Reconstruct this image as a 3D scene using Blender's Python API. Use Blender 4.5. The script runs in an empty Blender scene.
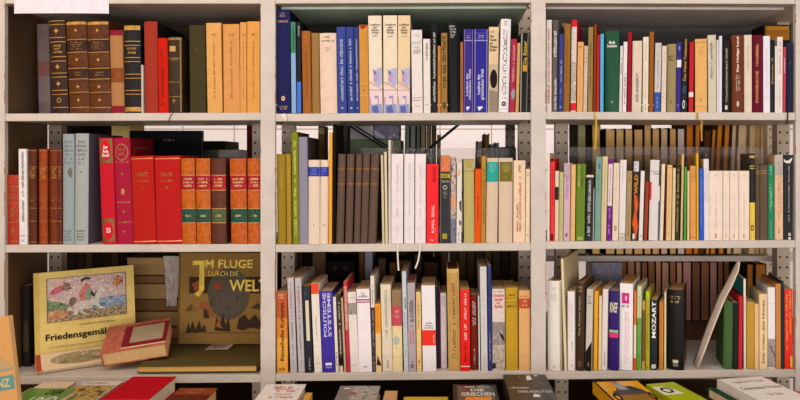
import bpy, bmesh, math, random
from mathutils import Vector, Matrix, Euler
rnd = random.Random(7)
scene = bpy.context.scene
COL = scene.collection
# ------------------------------------------------------------------ frame
CAMD = 1.8          # distance of the camera from the front plane of the shelves (m)
U = 0.0025          # metres per photo pixel on the front plane
VX, VY = 440.0, 160.0
CZ = 1.5            # camera height
def PX(x, Y=0.0): return (x - VX) * U * (CAMD + Y) / CAMD
def PZ(y, Y=0.0): return CZ - (y - VY) * U * (CAMD + Y) / CAMD
# ------------------------------------------------------------------ materials
def lin(h):
    h = h.lstrip('#'); o = []
    for i in (0, 2, 4):
        c = int(h[i:i+2], 16) / 255.0
        o.append(c / 12.92 if c <= 0.04045 else ((c + 0.055) / 1.055) ** 2.4)
    return o
MATS = {}
def newmat(key):
    m = bpy.data.materials.new(key); m.use_nodes = True
    nt = m.node_tree
    return m, nt, nt.nodes['Principled BSDF']
def ramp(nt, stops, interp='LINEAR'):
    r = nt.nodes.new('ShaderNodeValToRGB'); r.color_ramp.interpolation = interp
    e = r.color_ramp.elements
    while len(e) < len(stops): e.new(0.5)
    for i, (p, c) in enumerate(stops):
        e[i].position = p; e[i].color = (c[0], c[1], c[2], 1)
    return r
def noise(nt, scale, detail=3, rough=0.6, stretch=None):
    tc = nt.nodes.new('ShaderNodeTexCoord'); n = nt.nodes.new('ShaderNodeTexNoise')
    n.inputs['Scale'].default_value = scale; n.inputs['Detail'].default_value = detail
    n.inputs['Roughness'].default_value = rough
    if stretch:
        mp = nt.nodes.new('ShaderNodeMapping'); mp.inputs['Scale'].default_value = stretch
        nt.links.new(tc.outputs['Object'], mp.inputs['Vector']); nt.links.new(mp.outputs['Vector'], n.inputs['Vector'])
    else:
        nt.links.new(tc.outputs['Object'], n.inputs['Vector'])
    return n
def sc(c, k): return [min(1, max(0, v * k)) for v in c]
def mat(h, kind='paper'):
    key = kind + '_' + h
    if key in MATS: return MATS[key]
    m, nt, b = newmat(key); c = lin(h)
    P = {'paper': (0.55, 40, .10, .0), 'gloss': (0.28, 25, .06, .0), 'cloth': (0.8, 900, .13, .25), 'leather': (0.42, 90, .38, .3),
         'ink': (0.6, 10, .0, 0), 'gold': (0.38, 60, .35, 0), 'pages': (0.85, 60, .18, 0), 'steel': (0.5, 14, .10, .05), 'cards': (.8, 30, .12, 0)}[kind]
    b.inputs['Roughness'].default_value = P[0]
    b.inputs['Specular IOR Level'].default_value = {'gold': .25, 'gloss': .12, 'leather': .12}.get(kind, .08)
    if kind == 'gold': b.inputs['Metallic'].default_value = 0.2
    if P[2] > 0:
        st = (160, 4, 4) if kind == 'pages' else None
        n = noise(nt, P[1] if kind != 'pages' else 6, 4, .65, st)
        r = ramp(nt, [(.30, sc(c, 1 - P[2])), (.5, c), (.72, sc(c, 1 + P[2] * .8))])
        nt.links.new(n.outputs['Fac'], r.inputs['Fac']); nt.links.new(r.outputs['Color'], b.inputs['Base Color'])
        if P[3] > 0:
            bp = nt.nodes.new('ShaderNodeBump'); bp.inputs['Strength'].default_value = P[3]; bp.inputs['Distance'].default_value = .0006
            nt.links.new(n.outputs['Fac'], bp.inputs['Height']); nt.links.new(bp.outputs['Normal'], b.inputs['Normal'])
    else:
        b.inputs['Base Color'].default_value = (*c, 1)
    MATS[key] = m; return m
def mottle(cols, scale=60, stretch=None, rough=.5):
    key = 'mottle_' + '_'.join(cols) + str(scale) + str(stretch)
    if key in MATS: return MATS[key]
    m, nt, b = newmat(key); n = noise(nt, scale, 4, .6, stretch)
    k = len(cols)
    r = ramp(nt, [(.32 + .36 * i / (k - 1), lin(c)) for i, c in enumerate(cols)], 'CONSTANT' if k > 3 else 'LINEAR')
    nt.links.new(n.outputs['Fac'], r.inputs['Fac']); nt.links.new(r.outputs['Color'], b.inputs['Base Color'])
    b.inputs['Roughness'].default_value = rough; b.inputs['Specular IOR Level'].default_value = .15
    MATS[key] = m; return m
def M(c):
    """colour spec -> material: 'kind:hex', 'hex' or a tuple of mottle colours"""
    if isinstance(c, bpy.types.Material): return c
    if isinstance(c, tuple): return mottle(list(c[0].split()), *c[1:])
    if ':' in c: k, h = c.split(':'); return mat(h, k)
    return mat(c, 'ink')
PAGE = 'pages:b39067'
# painted steel with rust
def steel(name, h, rust=0.0, holes=False):
    if name in MATS: return MATS[name]
    m, nt, b = newmat(name); c = lin(h); L = nt.links
    n = noise(nt, 9, 5, .6); r = ramp(nt, [(.3, sc(c, .86)), (.55, c), (.8, sc(c, 1.08))])
    L.new(n.outputs['Fac'], r.inputs['Fac']); col = r.outputs['Color']
    def mix(fac, c2):
        nonlocal col
        x = nt.nodes.new('ShaderNodeMix'); x.data_type = 'RGBA'
        L.new(fac, x.inputs[0]); L.new(col, x.inputs[6]); x.inputs[7].default_value = (*c2, 1); col = x.outputs[2]
    def math_(op, a, bb=None):
        x = nt.nodes.new('ShaderNodeMath'); x.operation = op
        for i, v in enumerate((a, bb)):
            if v is None: continue
            if isinstance(v, (int, float)): x.inputs[i].default_value = v
            else: L.new(v, x.inputs[i])
        return x.outputs[0]
    if rust > 0:
        n2 = noise(nt, 16, 5, .7, (1, 1, .45)); tc = nt.nodes.new('ShaderNodeTexCoord'); sx = nt.nodes.new('ShaderNodeSeparateXYZ')
        L.new(tc.outputs['Object'], sx.inputs[0])
        edge = math_('MULTIPLY', math_('ABSOLUTE', sx.outputs['X']), 1 / .0185)      # 1 at the post's edges
        edge = math_('POWER', edge, 9.0)
        f = math_('MULTIPLY', edge, math_('GREATER_THAN', n2.outputs['Fac'], .60 - rust))
        f = math_('MULTIPLY', math_('GREATER_THAN', f, .42), math_('LESS_THAN', sx.outputs['Y'], .0005))
        mix(f, lin('a8713c'))
        n3 = noise(nt, 90, 3, .6); mix(math_('GREATER_THAN', n3.outputs['Fac'], .745), lin('6e5846'))
    if holes:
        tc = nt.nodes.new('ShaderNodeTexCoord'); sx = nt.nodes.new('ShaderNodeSeparateXYZ'); L.new(tc.outputs['Object'], sx.inputs[0])
        ux = math_('SUBTRACT', math_('ABSOLUTE', sx.outputs['X']), .010)
        fz = math_('FRACT', math_('MULTIPLY', sx.outputs['Z'], 1 / .0295))
        uz = math_('MULTIPLY', math_('SUBTRACT', fz, .5), .0295)
        d = math_('SQRT', math_('ADD', math_('MULTIPLY', ux, ux), math_('MULTIPLY', uz, uz)))
        mix(math_('LESS_THAN', d, .0034), (.01, .008, .006))
    L.new(col, b.inputs['Base Color']); b.inputs['Roughness'].default_value = .5
    MATS[name] = m; return m
# ------------------------------------------------------------------ mesh helpers
def link(name, me, material, parent=None, kind=None):
    o = bpy.data.objects.new(name, me); COL.objects.link(o)
    if material is not None: me.materials.append(material)
    if parent is not None: o.parent = parent
    if kind: o['kind'] = kind
    return o
def frombm(name, bm, material, parent=None, smooth=False):
    me = bpy.data.meshes.new(name); bmesh.ops.recalc_face_normals(bm, faces=bm.faces[:]); bm.to_mesh(me); bm.free()
    if smooth:
        for p in me.polygons: p.use_smooth = True
    return link(name, me, material, parent)
def bx(bm, x0, x1, y0, y1, z0, z1, bev=0.0):
    r = bmesh.ops.create_cube(bm, size=1.0)
    for v in r['verts']:
        v.co = Vector((x0 + (v.co.x + .5) * (x1 - x0), y0 + (v.co.y + .5) * (y1 - y0), z0 + (v.co.z + .5) * (z1 - z0)))
    if bev > 0:
        es = list({e for v in r['verts'] for e in v.link_edges})
        bmesh.ops.bevel(bm, geom=es, offset=bev, segments=2, affect='EDGES', profile=.5)
def extr(bm, pts, z0, z1, tf=lambda x, y, z: (x, y, z)):
    """closed XY outline extruded along z"""
    a = [bm.verts.new(tf(x, y, z0)) for x, y in pts]; b = [bm.verts.new(tf(x, y, z1)) for x, y in pts]; n = len(pts)
    for i in range(n): bm.faces.new((a[i], a[(i + 1) % n], b[(i + 1) % n], b[i]))
    return a, b
def empty(name, loc=(0, 0, 0), rot=(0, 0, 0)):
    o = bpy.data.objects.new(name, None); COL.objects.link(o); o.location = loc; o.rotation_euler = rot
    o.empty_display_size = .02; return o
LABELS = {}
def tag(o, label, cat, group=None):
    o['label'] = label; o['category'] = cat
    if group: o['group'] = group
    LABELS.setdefault(label, []).append(o)
# ------------------------------------------------------------------ lettering
TXT = {}
def text_polys(s, bold=False):
    k = (s, bold)
    if k in TXT: return TXT[k]
    cu = bpy.data.curves.new('lettering', 'FONT'); cu.body = s; cu.size = 1; cu.resolution_u = 2; cu.align_x = 'CENTER'; cu.space_line = .85
    if bold: cu.offset = .022
    o = bpy.data.objects.new('lettering', cu); COL.objects.link(o); bpy.context.view_layer.update()
    me = o.evaluated_get(bpy.context.evaluated_depsgraph_get()).to_mesh()
    vs = [(v.co.x, v.co.y) for v in me.vertices]; fs = [tuple(p.vertices) for p in me.polygons]
    o.to_mesh_clear(); bpy.data.objects.remove(o); bpy.data.curves.remove(cu)
    x0 = min(v[0] for v in vs); x1 = max(v[0] for v in vs); y0 = min(v[1] for v in vs); y1 = max(v[1] for v in vs)
    vs = [((x - x0) / (x1 - x0), (y - y0) / (y1 - y0)) for x, y in vs]
    TXT[k] = (vs, fs, (x1 - x0) / (y1 - y0)); return TXT[k]
def marks_polys(rows, L, seed):
    """illegible printing: letter-like strokes in the unit square, L letters per row"""
    r = random.Random(seed); vs, fs = [], []
    def q(x0, x1, y0, y1):
        i = len(vs); vs.extend([(x0, y0), (x1, y0), (x1, y1), (x0, y1)]); fs.append((i, i + 1, i + 2, i + 3))
    for k in range(rows):
        y1 = 1 - k / rows; hh = (.62 if rows > 1 else 1) / rows; y0 = y1 - hh
        n = L if rows == 1 else max(3, int(L * r.uniform(.6, 1))); a = .5 - n / L / 2
        for i in range(n):
            if r.random() < .12 and 0 < i < n - 1: continue
            x = a + i / L; w = 1 / L
            top = y1 if r.random() < .4 else y0 + hh * .75
            q(x + .08 * w, x + .32 * w, y0, top)
            if r.random() < .8: q(x + .3 * w, x + .85 * w, top - hh * .2, top)
            if r.random() < .5: q(x + .3 * w, x + .85 * w, y0, y0 + hh * .2)
            if r.random() < .6: q(x + .62 * w, x + .86 * w, y0, top - .1 * hh)
    return vs, fs
def disc_polys(n, r0=0.0, star=0.0):
    vs = []
    for i in range(n):
        a = 2 * math.pi * i / n; rr = .5 * (1 - star * (i % 2)); vs.append((.5 + rr * math.cos(a), .5 + rr * math.sin(a)))
    if r0 > 0:
        vi = [(.5 + r0 * (x - .5), .5 + r0 * (y - .5)) for x, y in vs]
        return vs + vi, [(i, (i + 1) % n, n + (i + 1) % n, n + i) for i in range(n)]
    return vs, [tuple(range(n))]
def sliced(polys, us):
    vs, fs = polys; bm = bmesh.new(); bv = [bm.verts.new((x, y, 0)) for x, y in vs]
    for f in fs: bm.faces.new([bv[i] for i in f])
    for u in us:
        bmesh.ops.bisect_plane(bm, geom=bm.verts[:] + bm.edges[:] + bm.faces[:], plane_co=(u, 0, 0), plane_no=(1, 0, 0), dist=1e-6)
    bm.verts.index_update(); out = ([(v.co.x, v.co.y) for v in bm.verts], [tuple(v.index for v in f.verts) for f in bm.faces]); bm.free(); return out
def lay(name, polys, fn, material, parent):
    vs, fs = polys; me = bpy.data.meshes.new(name); me.from_pydata([fn(x, y) for x, y in vs], [], fs); me.update()
    return link(name, me, material, parent)
def gridpoly(nx, ny=1):
    vs = [(i / nx, j / ny) for j in range(ny + 1) for i in range(nx + 1)]
    fs = [(j * (nx + 1) + i, j * (nx + 1) + i + 1, (j + 1) * (nx + 1) + i + 1, (j + 1) * (nx + 1) + i) for j in range(ny) for i in range(nx)]
    return vs, fs
SEED = [0]
def nseed(): SEED[0] += 1; return SEED[0]
# ------------------------------------------------------------------ a standing book, spine to the front
SHELF = {}      # (bay,row) -> (xl, yl, xr, yr): photo line of the shelf's top front edge
def shelf_y(key, x):
    xl, yl, xr, yr = SHELF[key]; return yl + (yr - yl) * (x - xl) / (xr - xl)
NAMES = {'L': 'left', 'C': 'middle', 'R': 'right', '1': 'top', '2': 'center', '3': 'bottom'}
def spot(key): return '%s bay %s shelf' % (NAMES[key[0]], {'1': 'upper', '2': 'middle', '3': 'lower'}[key[1]])
def where(key): return 'on the %s bay %s shelf' % (NAMES[key[0]], {'1': 'upper', '2': 'middle', '3': 'lower'}[key[1]])
LASTBOOK = [None]
def book(key, xt, w, yt, dxb, cover, label, deco=(), hb=False, d=None, dep=None, page=PAGE, boards=None, yaw=None, group=None, zbase=None, rear=False, full=None, cat='book', name='book', ribs=()):
    if d is None: d = .004 + rnd.random() * .004
    s = (CAMD + d) / CAMD
    xb = xt + dxb + w / 2
    if key[0] == 'R' and yaw != 0: yaw = {'1': 16, '2': 14, '3': 22 if xt < 690 else 12}[key[1]]
    if yaw is None: yaw = 0
    ya = math.radians(yaw)
    W = w * U * s * math.cos(ya) - (.0008 if hb else .0010)
    if zbase is None:
        D0 = dep or .2; cand = []
        for lx, ly in ((-W / 2, 0), (W / 2, 0), (-W / 2, D0), (W / 2, D0)):
            Xc = PX(xb, d) + lx * math.cos(ya) + ly * math.sin(ya)
            cand.append(PZ(shelf_y(key, Xc / U + VX), 0))
        z0 = max(cand)
    else: z0 = zbase
    ztop = PZ(yt, d); h = ztop - z0
    lean = math.atan2(-dxb * U * s, h)
    h = h / math.cos(lean) - W / 2 * abs(math.sin(lean))
    D = dep if dep else min(.22, max(.10, .66 * h))
    root = empty(name, (PX(xb, d), d, z0 + W / 2 * abs(math.sin(lean)) + .0002), (0, lean, -ya))
    lab = label if full else label + ', ' + spot(key)
    tag(root, lab, cat, group or ('books ' + where(key)))
    t = min(.0024 if hb else .0007, W * .22); ov = .003 if hb else .0004
    b = min(.2 * W, .0045) if hb else min(.08 * W, .0008); pw = 2 if hb else 6
    def prof(x): return b * min(1, abs(2 * x / W)) ** pw
    N = 8 if hb else 6
    bm = bmesh.new()
    xs = [-W / 2 + W * i / N for i in range(N + 1)]
    outer = [(-W / 2, D)] + [(x, prof(x)) for x in xs] + [(W / 2, D)]
    wi = W / 2 - t
    inner = [(wi, D)] + [(x * wi / (W / 2), prof(x) + t) for x in reversed(xs)] + [(-wi, D)]
    a, c = extr(bm, outer + inner, 0, h)
    n = len(outer); tot = 2 * n
    for ring in (a, c):
        for i in range(n - 1): bm.faces.new((ring[i], ring[i + 1], ring[tot - 2 - i], ring[tot - 1 - i]))
    cov = frombm('cover', bm, M(cover), root)
    if boards:
        cov.data.materials.append(M(boards))
        for p in cov.data.polygons:
            if abs(p.normal.x) > .9 and p.center.y > b: p.material_index = 1
    bm = bmesh.new(); bx(bm, -wi + .0001, wi - .0001, t + b * .3 + .0002, D - ov, ov, h - ov)
    frombm('page_block', bm, M(page), root)
    off = .0003
    def fn_box(x0, x1, za, zb, layer=0):
        return lambda u, v: ((x0 + u * (x1 - x0)) , prof(x0 + u * (x1 - x0)) - off - layer * .00015, za + v * (zb - za))
    def zof(y): return (PZ(y, d) - z0) / (ztop - z0) * h
    for r_ in ribs:
        bm = bmesh.new(); z = zof(r_)
        pts = [(x, prof(x) - .0016 * (1 - abs(2 * x / W) ** 8)) for x in xs] + [(x, prof(x) + .0006) for x in reversed(xs)]
        a, c = extr(bm, pts, z - .0016, z + .0016); bm.faces.new(a); bm.faces.new(c)
        frombm('rib', bm, M(cover), root)
    for k, q in enumerate(deco):
        kind = q[0]
        if kind == 'b':                                   # full-width band  ('b', y0, y1, colour)
            fl = q[4] if len(q) > 4 else ('gold_line' if 'gold' in str(q[3]) else 'band')
            lay(fl, gridpoly(N, 1), fn_box(-W / 2 + .0001, W / 2 - .0001, zof(q[2]), zof(q[1]), k * .4), M(q[3]), root)
        elif kind == 'p':                                 # label plate  ('p', f0, f1, y0, y1, colour)
            lay('spine_label', gridpoly(N, 1), fn_box(W * (q[1] - .5), W * (q[2] - .5), zof(q[4]), zof(q[3]), k * .4), M(q[5]), root)
        elif kind in 'tTsm':
            # text ('t'|'T' bold, string, dir, f0, f1, y0, y1, colour) / strokes ('s', (rows, letters), dir, f0, f1, y0, y1, colour)
            dr, f0, f1, y0, y1, colr = q[2:8]
            if kind == 'm': polys = disc_polys(*q[1]); asp = None
            elif kind == 's': polys = marks_polys(q[1][0], int(q[1][1] * (1.7 if q[2] == 'u' and q[1][1] > 6 else 1.25)), nseed()); asp = None
            else: vs, fs, asp = text_polys(q[1], kind == 'T'); polys = (vs, fs)
            xa, xb_ = W * (f0 - .5), W * (f1 - .5); za, zb = zof(y1), zof(y0)
            if kind == 'm': polys = sliced(polys, [.15, .3, .5, .7, .85])
            if dr == 'h': base = fn_box(xa, xb_, za, zb, k * .4)
            elif dr == 'u':
                g = fn_box(xa, xb_, za, zb, k * .4); base = (lambda g: lambda u, v: g(1 - v, u))(g)
            else:
                g = fn_box(xa, xb_, za, zb, k * .4); base = (lambda g: lambda u, v: g(v, 1 - u))(g)
            lay('emblem' if kind == 'm' else 'title', polys, base, M(colr), root)
        elif kind == 'g':                                 # free polygon on the spine ('g', [(f, y)...], colour)
            pts = [(f - .5, zof(y)) for f, y in q[1]]
            lay('picture', sliced((pts, [tuple(range(len(pts)))]), [-.35, -.2, 0, .2, .35]), (lambda L: lambda u, v: (u * W, prof(u * W) - off - L * .00015, v))(k * .4), M(q[2]), root)
    LASTBOOK[0] = root
    return root
# ------------------------------------------------------------------ a book shown by its front cover (lying, or stood up by its rotation)
def slab(name, label, cat, W, L, t, cover, loc, rot, deco=(), page='pages:d8bf98', hb=True, group=None, boardside='left', pages_only=False):
    """local: x right, y up the page, z out of the front cover; origin = lower left of the back cover"""
    root = empty(name, loc, rot); tag(root, label, cat, group)
    bt = .0022 if hb else .0008; ov = .003 if hb else .0006
    bm = bmesh.new()
    bx(bm, 0, W, 0, L, t - bt, t, bt * .3); bx(bm, 0, W, 0, L, 0, bt, bt * .3)
    if boardside == 'left': bx(bm, 0, bt, 0, L, bt * .5, t - bt * .5)
    elif boardside == 'top': bx(bm, 0, W, L - bt, L, bt * .5, t - bt * .5)
    elif boardside == 'right': bx(bm, W - bt, W, 0, L, bt * .5, t - bt * .5)
    frombm('cover', bm, M(cover), root)
    bm = bmesh.new(); bx(bm, bt if boardside == 'left' else ov, W - (bt if boardside == 'right' else ov), ov, L - (bt if boardside == 'top' else ov), bt, t - bt)
    frombm('page_block', bm, M(page), root)
    covers(root, W, L, t, deco)
    return root
def covers(root, W, L, t, deco):
    for k, q in enumerate(deco):
        z = t + .0003 + k * .00008
        kind = q[0]
        if kind == 'r':      # rectangle ('r', x0,x1,y0,y1 fractions, colour, name)
            f = lambda u, v: ((q[1] + u * (q[2] - q[1])) * W, (q[3] + v * (q[4] - q[3])) * L, z)
            lay(q[6] if len(q) > 6 else 'panel', gridpoly(1), f, M(q[5]), root)
        elif kind == 'g':
            pts = q[1]; lay(q[3] if len(q) > 3 else 'picture', (pts, [tuple(range(len(pts)))]), lambda u, v: (u * W, v * L, z), M(q[2]), root)
        else:
            if kind == 'm': polys = disc_polys(*q[1])
            elif kind == 's': polys = marks_polys(q[1][0], q[1][1], nseed())
            else: vs, fs, asp = text_polys(q[1], kind == 'T'); polys = (vs, fs)
            f = lambda u, v: ((q[2] + u * (q[3] - q[2])) * W, (q[4] + v * (q[5] - q[4])) * L, z)
            lay('emblem' if kind == 'm' else 'title', polys, f, M(q[6]), root)
# ================================================================== shelf lines (photo): left / middle / right bay
SHELF.update({
 'L0': (1, -4, 261, -4), 'C0': (275, -4, 531, -5), 'R0': (545, -4.5, 796, -3.5),
 'L1': (5, 113.6, 261, 112.6), 'C1': (275, 113.8, 531, 112.2), 'R1': (545, 111.8, 796, 112.6),
 'L2': (5, 245.0, 261, 244.2), 'C2': (275, 244.7, 531, 243.0), 'R2': (545, 241.6, 796, 240.2),
 'L3': (5, 377, 261, 374.9), 'C3': (275, 373.8, 531, 371.2), 'R3': (545, 372, 796, 369.6)})
GOLD = 'gold:b5853f'; DG = 'gold:8a6632'; WH = 'e2dcd8'; BK = '1a1716'
def B(*a, **k): return book(*a, **k)
def glines(*ys, t=.65, c=GOLD): return [('b', y, y + t, c) for y in ys]
FL = (8, 0, .55)
# ---------------------------------------------------------------- left bay, upper shelf
B('L1', 48, 16, 20, 4, 'leather:33221a', 'near-black leather book with gold bands and four gold flowers', hb=True, deco=
  [('b', 26, 37, 'leather:3c2519'), ('b', 57.5, 73, 'leather:3a2418')] + glines(20.6, 24.2, 37.3, 41.6, 56.6, 61, 73, 77, 90.3, 94.4, 107.5) +
  [('s', (3, 7), 'h', .1, .9, 44.5, 54.5, GOLD)] + [('m', (8, 0, .5), 'h', .32, .64, y - 2.8, y + 2.8, GOLD) for y in (31, 67, 84)] + [('m', (12, .5), 'h', .32, .64, 98, 103.5, DG)], ribs=(39.7, 59, 75, 92.5))
for xt, w, lab in ((65, 20.3, 'brown gilt leather volume directly right of the near-black banded book'), (86, 21.6, 'brown gilt leather volume, second from the near-black banded book')):
    B('L1', xt, w, 21, 4 if xt < 70 else 3.4, 'leather:5a3015', lab, hb=True, deco=
      [('b', 21.8, 24.6, GOLD), ('b', 39.8, 52, 'leather:3a2015'), ('b', 68.6, 79, 'leather:3a2015')] + glines(39.2, 52, 68.2, 79, 92.4, 107.6) +
      [('s', (4, 11), 'h', .16, .84, 41.6, 50.6, DG), ('s', (2, 10), 'h', .24, .76, 72, 77, DG)] +
      [('m', FL, 'h', .4, .6, y - 2.2, y + 2.2, GOLD) for y in (30.5, 60, 87, 100.5)], ribs=(38, 66, 81, 93.6))
B('L1', 108.8, 12.8, 30, 2.2, 'cloth:a8754a', 'tan cloth book with dark red head and foot bands', hb=True, deco=[('b', 30, 35.4, 'cloth:861a30'), ('b', 68, 82.5, 'leather:84451e'), ('b', 106, 113, 'cloth:861a30')])
B('L1', 123.2, 16.4, 25, 1.2, 'leather:211e1f', 'black leather book with gold head and foot and gilt title', hb=True, deco=
  [('b', 25.6, 30, GOLD), ('b', 107.2, 111.6, GOLD)] + glines(41, 45, 57.3, 61.3, 74, 78, 90.2, 94) + [('s', (2, 6), 'h', .15, .85, 47, 55.5, GOLD)], ribs=(43.2, 59.5, 76, 92))
B('L1', 140.8, 2.4, 65, .4, 'paper:b8aea6', 'thin pale booklet squeezed between black leather and brick-red books', dep=.1)
B('L1', 143.3, 13.4, 21.5, 1.2, 'cloth:9a3424', 'tall brick-red cloth book with black boards', hb=True, d=.006, dep=.2, boards='cloth:141416')
B('L1', 156.9, 10, 38, 1.3, 'cloth:c2200f', 'short bright red book with dark upright lettering', hb=True, d=.004, dep=.12, deco=[('s', (1, 16), 'u', .32, .62, 47, 106, '5a100c')])
B('L1', 167.6, 13.6, 37, .6, 'leather:3a2b1d', 'short worn dark brown book with gold lines and tan label', hb=True, d=.004, dep=.12, deco=[('b', 37.6, 40, DG), ('p', .1, .58, 46, 51.5, 'c0925a')] + glines(58, 81.8, 96.4, c=DG, t=.7) + [('s', (1, 4), 'h', .25, .75, 57.6, 61, DG), ('m', FL, 'h', .25, .6, 98, 104, DG), ('g', [(.88, 37.5), (.97, 37.5), (.97, 112), (.88, 112)], DG)])
B('L1', 188.6, 16, 25, 1, 'cloth:403a22', 'plain dark olive cloth book beside tan paperbacks', hb=True, deco=[('s', (1, 3), 'h', .4, .6, 49, 50.2, DG)])
for i, (x, w, y, dx, lab) in enumerate(((205.8, 15.2, 23, 1.6, 'leftmost of four tan paperbacks, next to the olive book'), (222.8, 16.4, 24.2, .8, 'widest tan paperback, second right of the olive book'),
    (239.8, 6.8, 22.3, 0, 'narrowest of the four tan paperbacks'), (246.9, 13, 21.5, 0, 'tan paperback at the shelf end against the post'))):
    B('L1', x, w, y, dx, 'paper:' + ('d39c58', 'cd8f4f', 'd09450', 'd39448')[i], lab, deco=[('s', (1, 3), 'h', .36, .64, 33.6, 35.4, '6e4a28'), ('s', (1, 24), 'u', .44, .56, 41, 98, '8a6238')])
# ---------------------------------------------------------------- left bay, middle shelf
B('L2', 6.1, 12, 175, .6, 'leather:a83222', 'short red leather book with gilt lines at the left end', hb=True, deco=glines(186.4, 203, 222, 241, c=DG) + [('s', (3, 8), 'h', .15, .85, 189, 201, DG), ('m', (10, .6), 'h', .35, .65, 208, 217, DG), ('m', (8, 0, .5), 'h', .35, .65, 227, 236, DG)])
B('L2', 18.2, 8.2, 149, 1, 'paper:dcd6d4', 'white paperback between red and brown leather books', deco=[('s', (1, 26), 'u', .36, .66, 152, 222, '35302f'), ('s', (1, 4), 'h', .2, .8, 235, 236.4, '35302f'), ('s', (1, 3), 'h', .3, .7, 239, 242, '8d9fc2')])
for x, w, c, lab in ((27.3, 8.6, '56260f', 'dark brown leather volume next to white paperback'), (37.9, 8.6, '923f12', 'orange-brown leather volume, second from the white paperback'),
                     (48.7, 8.4, '6e2d10', 'red-brown leather volume, third from the white paperback'), (57.2, 4.3, '5c2716', 'narrow brown leather volume touching the grey books')):
    B('L2', x, w, 149, .4, 'leather:' + c, lab, hb=True, deco=[('s', (4, 5), 'h', .1, .9, 168, 179.5, GOLD)] + glines(150.4, 166.6, 208, 221, 242, c='gold:a8663a', t=.6) + [('m', FL, 'h', .35, .65, 198.6, 202.6, DG)], ribs=(165, 181.5, 207, 220))
for x, w, y, dx, lab in ((62, 11.8, 134, 0, 'grey-blue cloth book with dark blotch on its spine'), (74.6, 13.6, 133.5, -.8, 'thicker grey cloth book with purple-grey boards')):
    B('L2', x, w, y, dx, 'cloth:8f9a9c' if x < 70 else 'cloth:9da3a0', lab, hb=True, dep=.2, boards='cloth:5d5868', deco=[('s', (6, 8), 'h', .08, .92, 140.5, 166, '6a6a62'), ('s', (4, 8), 'h', .05, .9, 230, 242, '5f6464'), ('m', (6,), 'h', .45, .56, 171.4, 173, '2a2a2a')] +  # purple-grey boards put the shade of the sides into the colour
      ([('g', [(.5, 170), (.75, 167), (.85, 172), (.8, 178), (.55, 176)], '6c675f')] if x < 70 else []), full=None)
B('L2', 98, 14, 138, 3.6, 'cloth:bf1c2c', 'bright red ornamented book with white numeral 25', hb=True, deco=
  [('p', .04, .96, 139, 163, 'gold:6e5a2c'), ('m', (20,), 'h', .14, .86, 139.5, 161, 'cloth:c81c2c'), ('T', 'Der\nRote\nKorall', 'h', .26, .74, 145.5, 157, WH), ('p', .08, .92, 219, 242, 'gold:6e5a2c'), ('m', (20,), 'h', .14, .86, 221, 240.5, 'cloth:c81c2c'), ('T', '25', 'h', .34, .68, 228, 233, WH)])
B('L2', 112.6, 16.6, 138, 4, 'cloth:a01c38', 'crimson book with gold arch and flower on its spine', hb=True, dep=.155, boards='cloth:74101a', deco=
  [('m', (14, .84), 'h', .1, .9, 143.5, 161, DG), ('s', (2, 7), 'h', .22, .78, 148, 157, DG), ('m', (10, 0, .4), 'h', .36, .64, 188, 196, GOLD)] + [('s', (1, 5), 'h', .1, .9, y, y + 1.2, GOLD) for y in (161.5, 202, 222)] + [('m', FL, 'h', .4, .6, y - 2, y + 2, DG) for y in (174, 212, 232)])
rb = LASTBOOK[0]
g1 = [(.28, .10), (.9, .10), (.9, .92), (.28, .92)]
for (a0, a1, b0, b1) in ((.026, .11, .168, .1695), (.026, .11, .205, .2065), (.026, .0275, .168, .2065), (.1085, .11, .168, .2065)):
    lay('gold_line', ([(a0, b0), (a1, b0), (a1, b1), (a0, b1)], [(0, 1, 2, 3)]), lambda u, v: (16.6 * U / 2 + .0004, u, v + .035), M(DG), rb)
B('L2', 130.2, 22.4, 156, 3.0, 'cloth:ae2018', 'wide red cloth volume with gilt title, left of its twin', hb=True, deco=[('b', 158.2, 159.2, 'gold:c87848'), ('b', 241.4, 242.4, 'gold:d89068'), ('s', (1, 6), 'h', .25, .75, 172.5, 176.5, DG), ('s', (1, 10), 'h', .22, .78, 180, 182, DG), ('s', (1, 1), 'h', .46, .54, 186.6, 189, DG)])
B('L2', 153.7, 25.8, 156, 2.4, 'cloth:b01e1c', 'wide red cloth volume next to the orange leather set', hb=True, deco=[('b', 158.2, 159.2, 'gold:c87848'), ('b', 241, 242, 'gold:d89068'), ('s', (1, 6), 'h', .25, .7, 172.5, 176.5, DG), ('s', (1, 10), 'h', .22, .72, 180, 182, DG), ('s', (1, 2), 'h', .44, .54, 186.6, 189, DG)])
for i, (x, w, dx, c, lab) in enumerate(((180.2, 13.8, 1.6, 'b85c18', 'first orange leather volume with red and green labels, touching red cloth'), (195.1, 14.4, 1, 'b85c18', 'second orange leather volume with coloured labels, left of dark brown one'),
    (210.6, 14.6, .9, '5a2e20', 'dark brown leather volume with red and green labels'), (229.2, 16.2, 1.6, 'b5551a', 'orange leather volume just right of the dark brown one'), (247, 13.6, .6, 'b8581e', 'orange leather volume at the shelf end by the post'))):
    B('L2', x, w, 158.4, dx, 'leather:' + c, lab, hb=True, deco=[('b', 175.6, 190, 'leather:a01c26', 'spine_label'), ('b', 208.8, 223, 'leather:234c3c' if i != 2 else 'leather:4c5a34', 'spine_label')] +
      glines(175, 190, 208.4, 222.6, t=.7, c='gold:c08a4a') + [('s', (3, 8), 'h', .08, .92, 178, 188, 'gold:d8b070'), ('s', (1, 5), 'h', .3, .7, 214.6, 217, 'gold:c8b070')])
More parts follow.
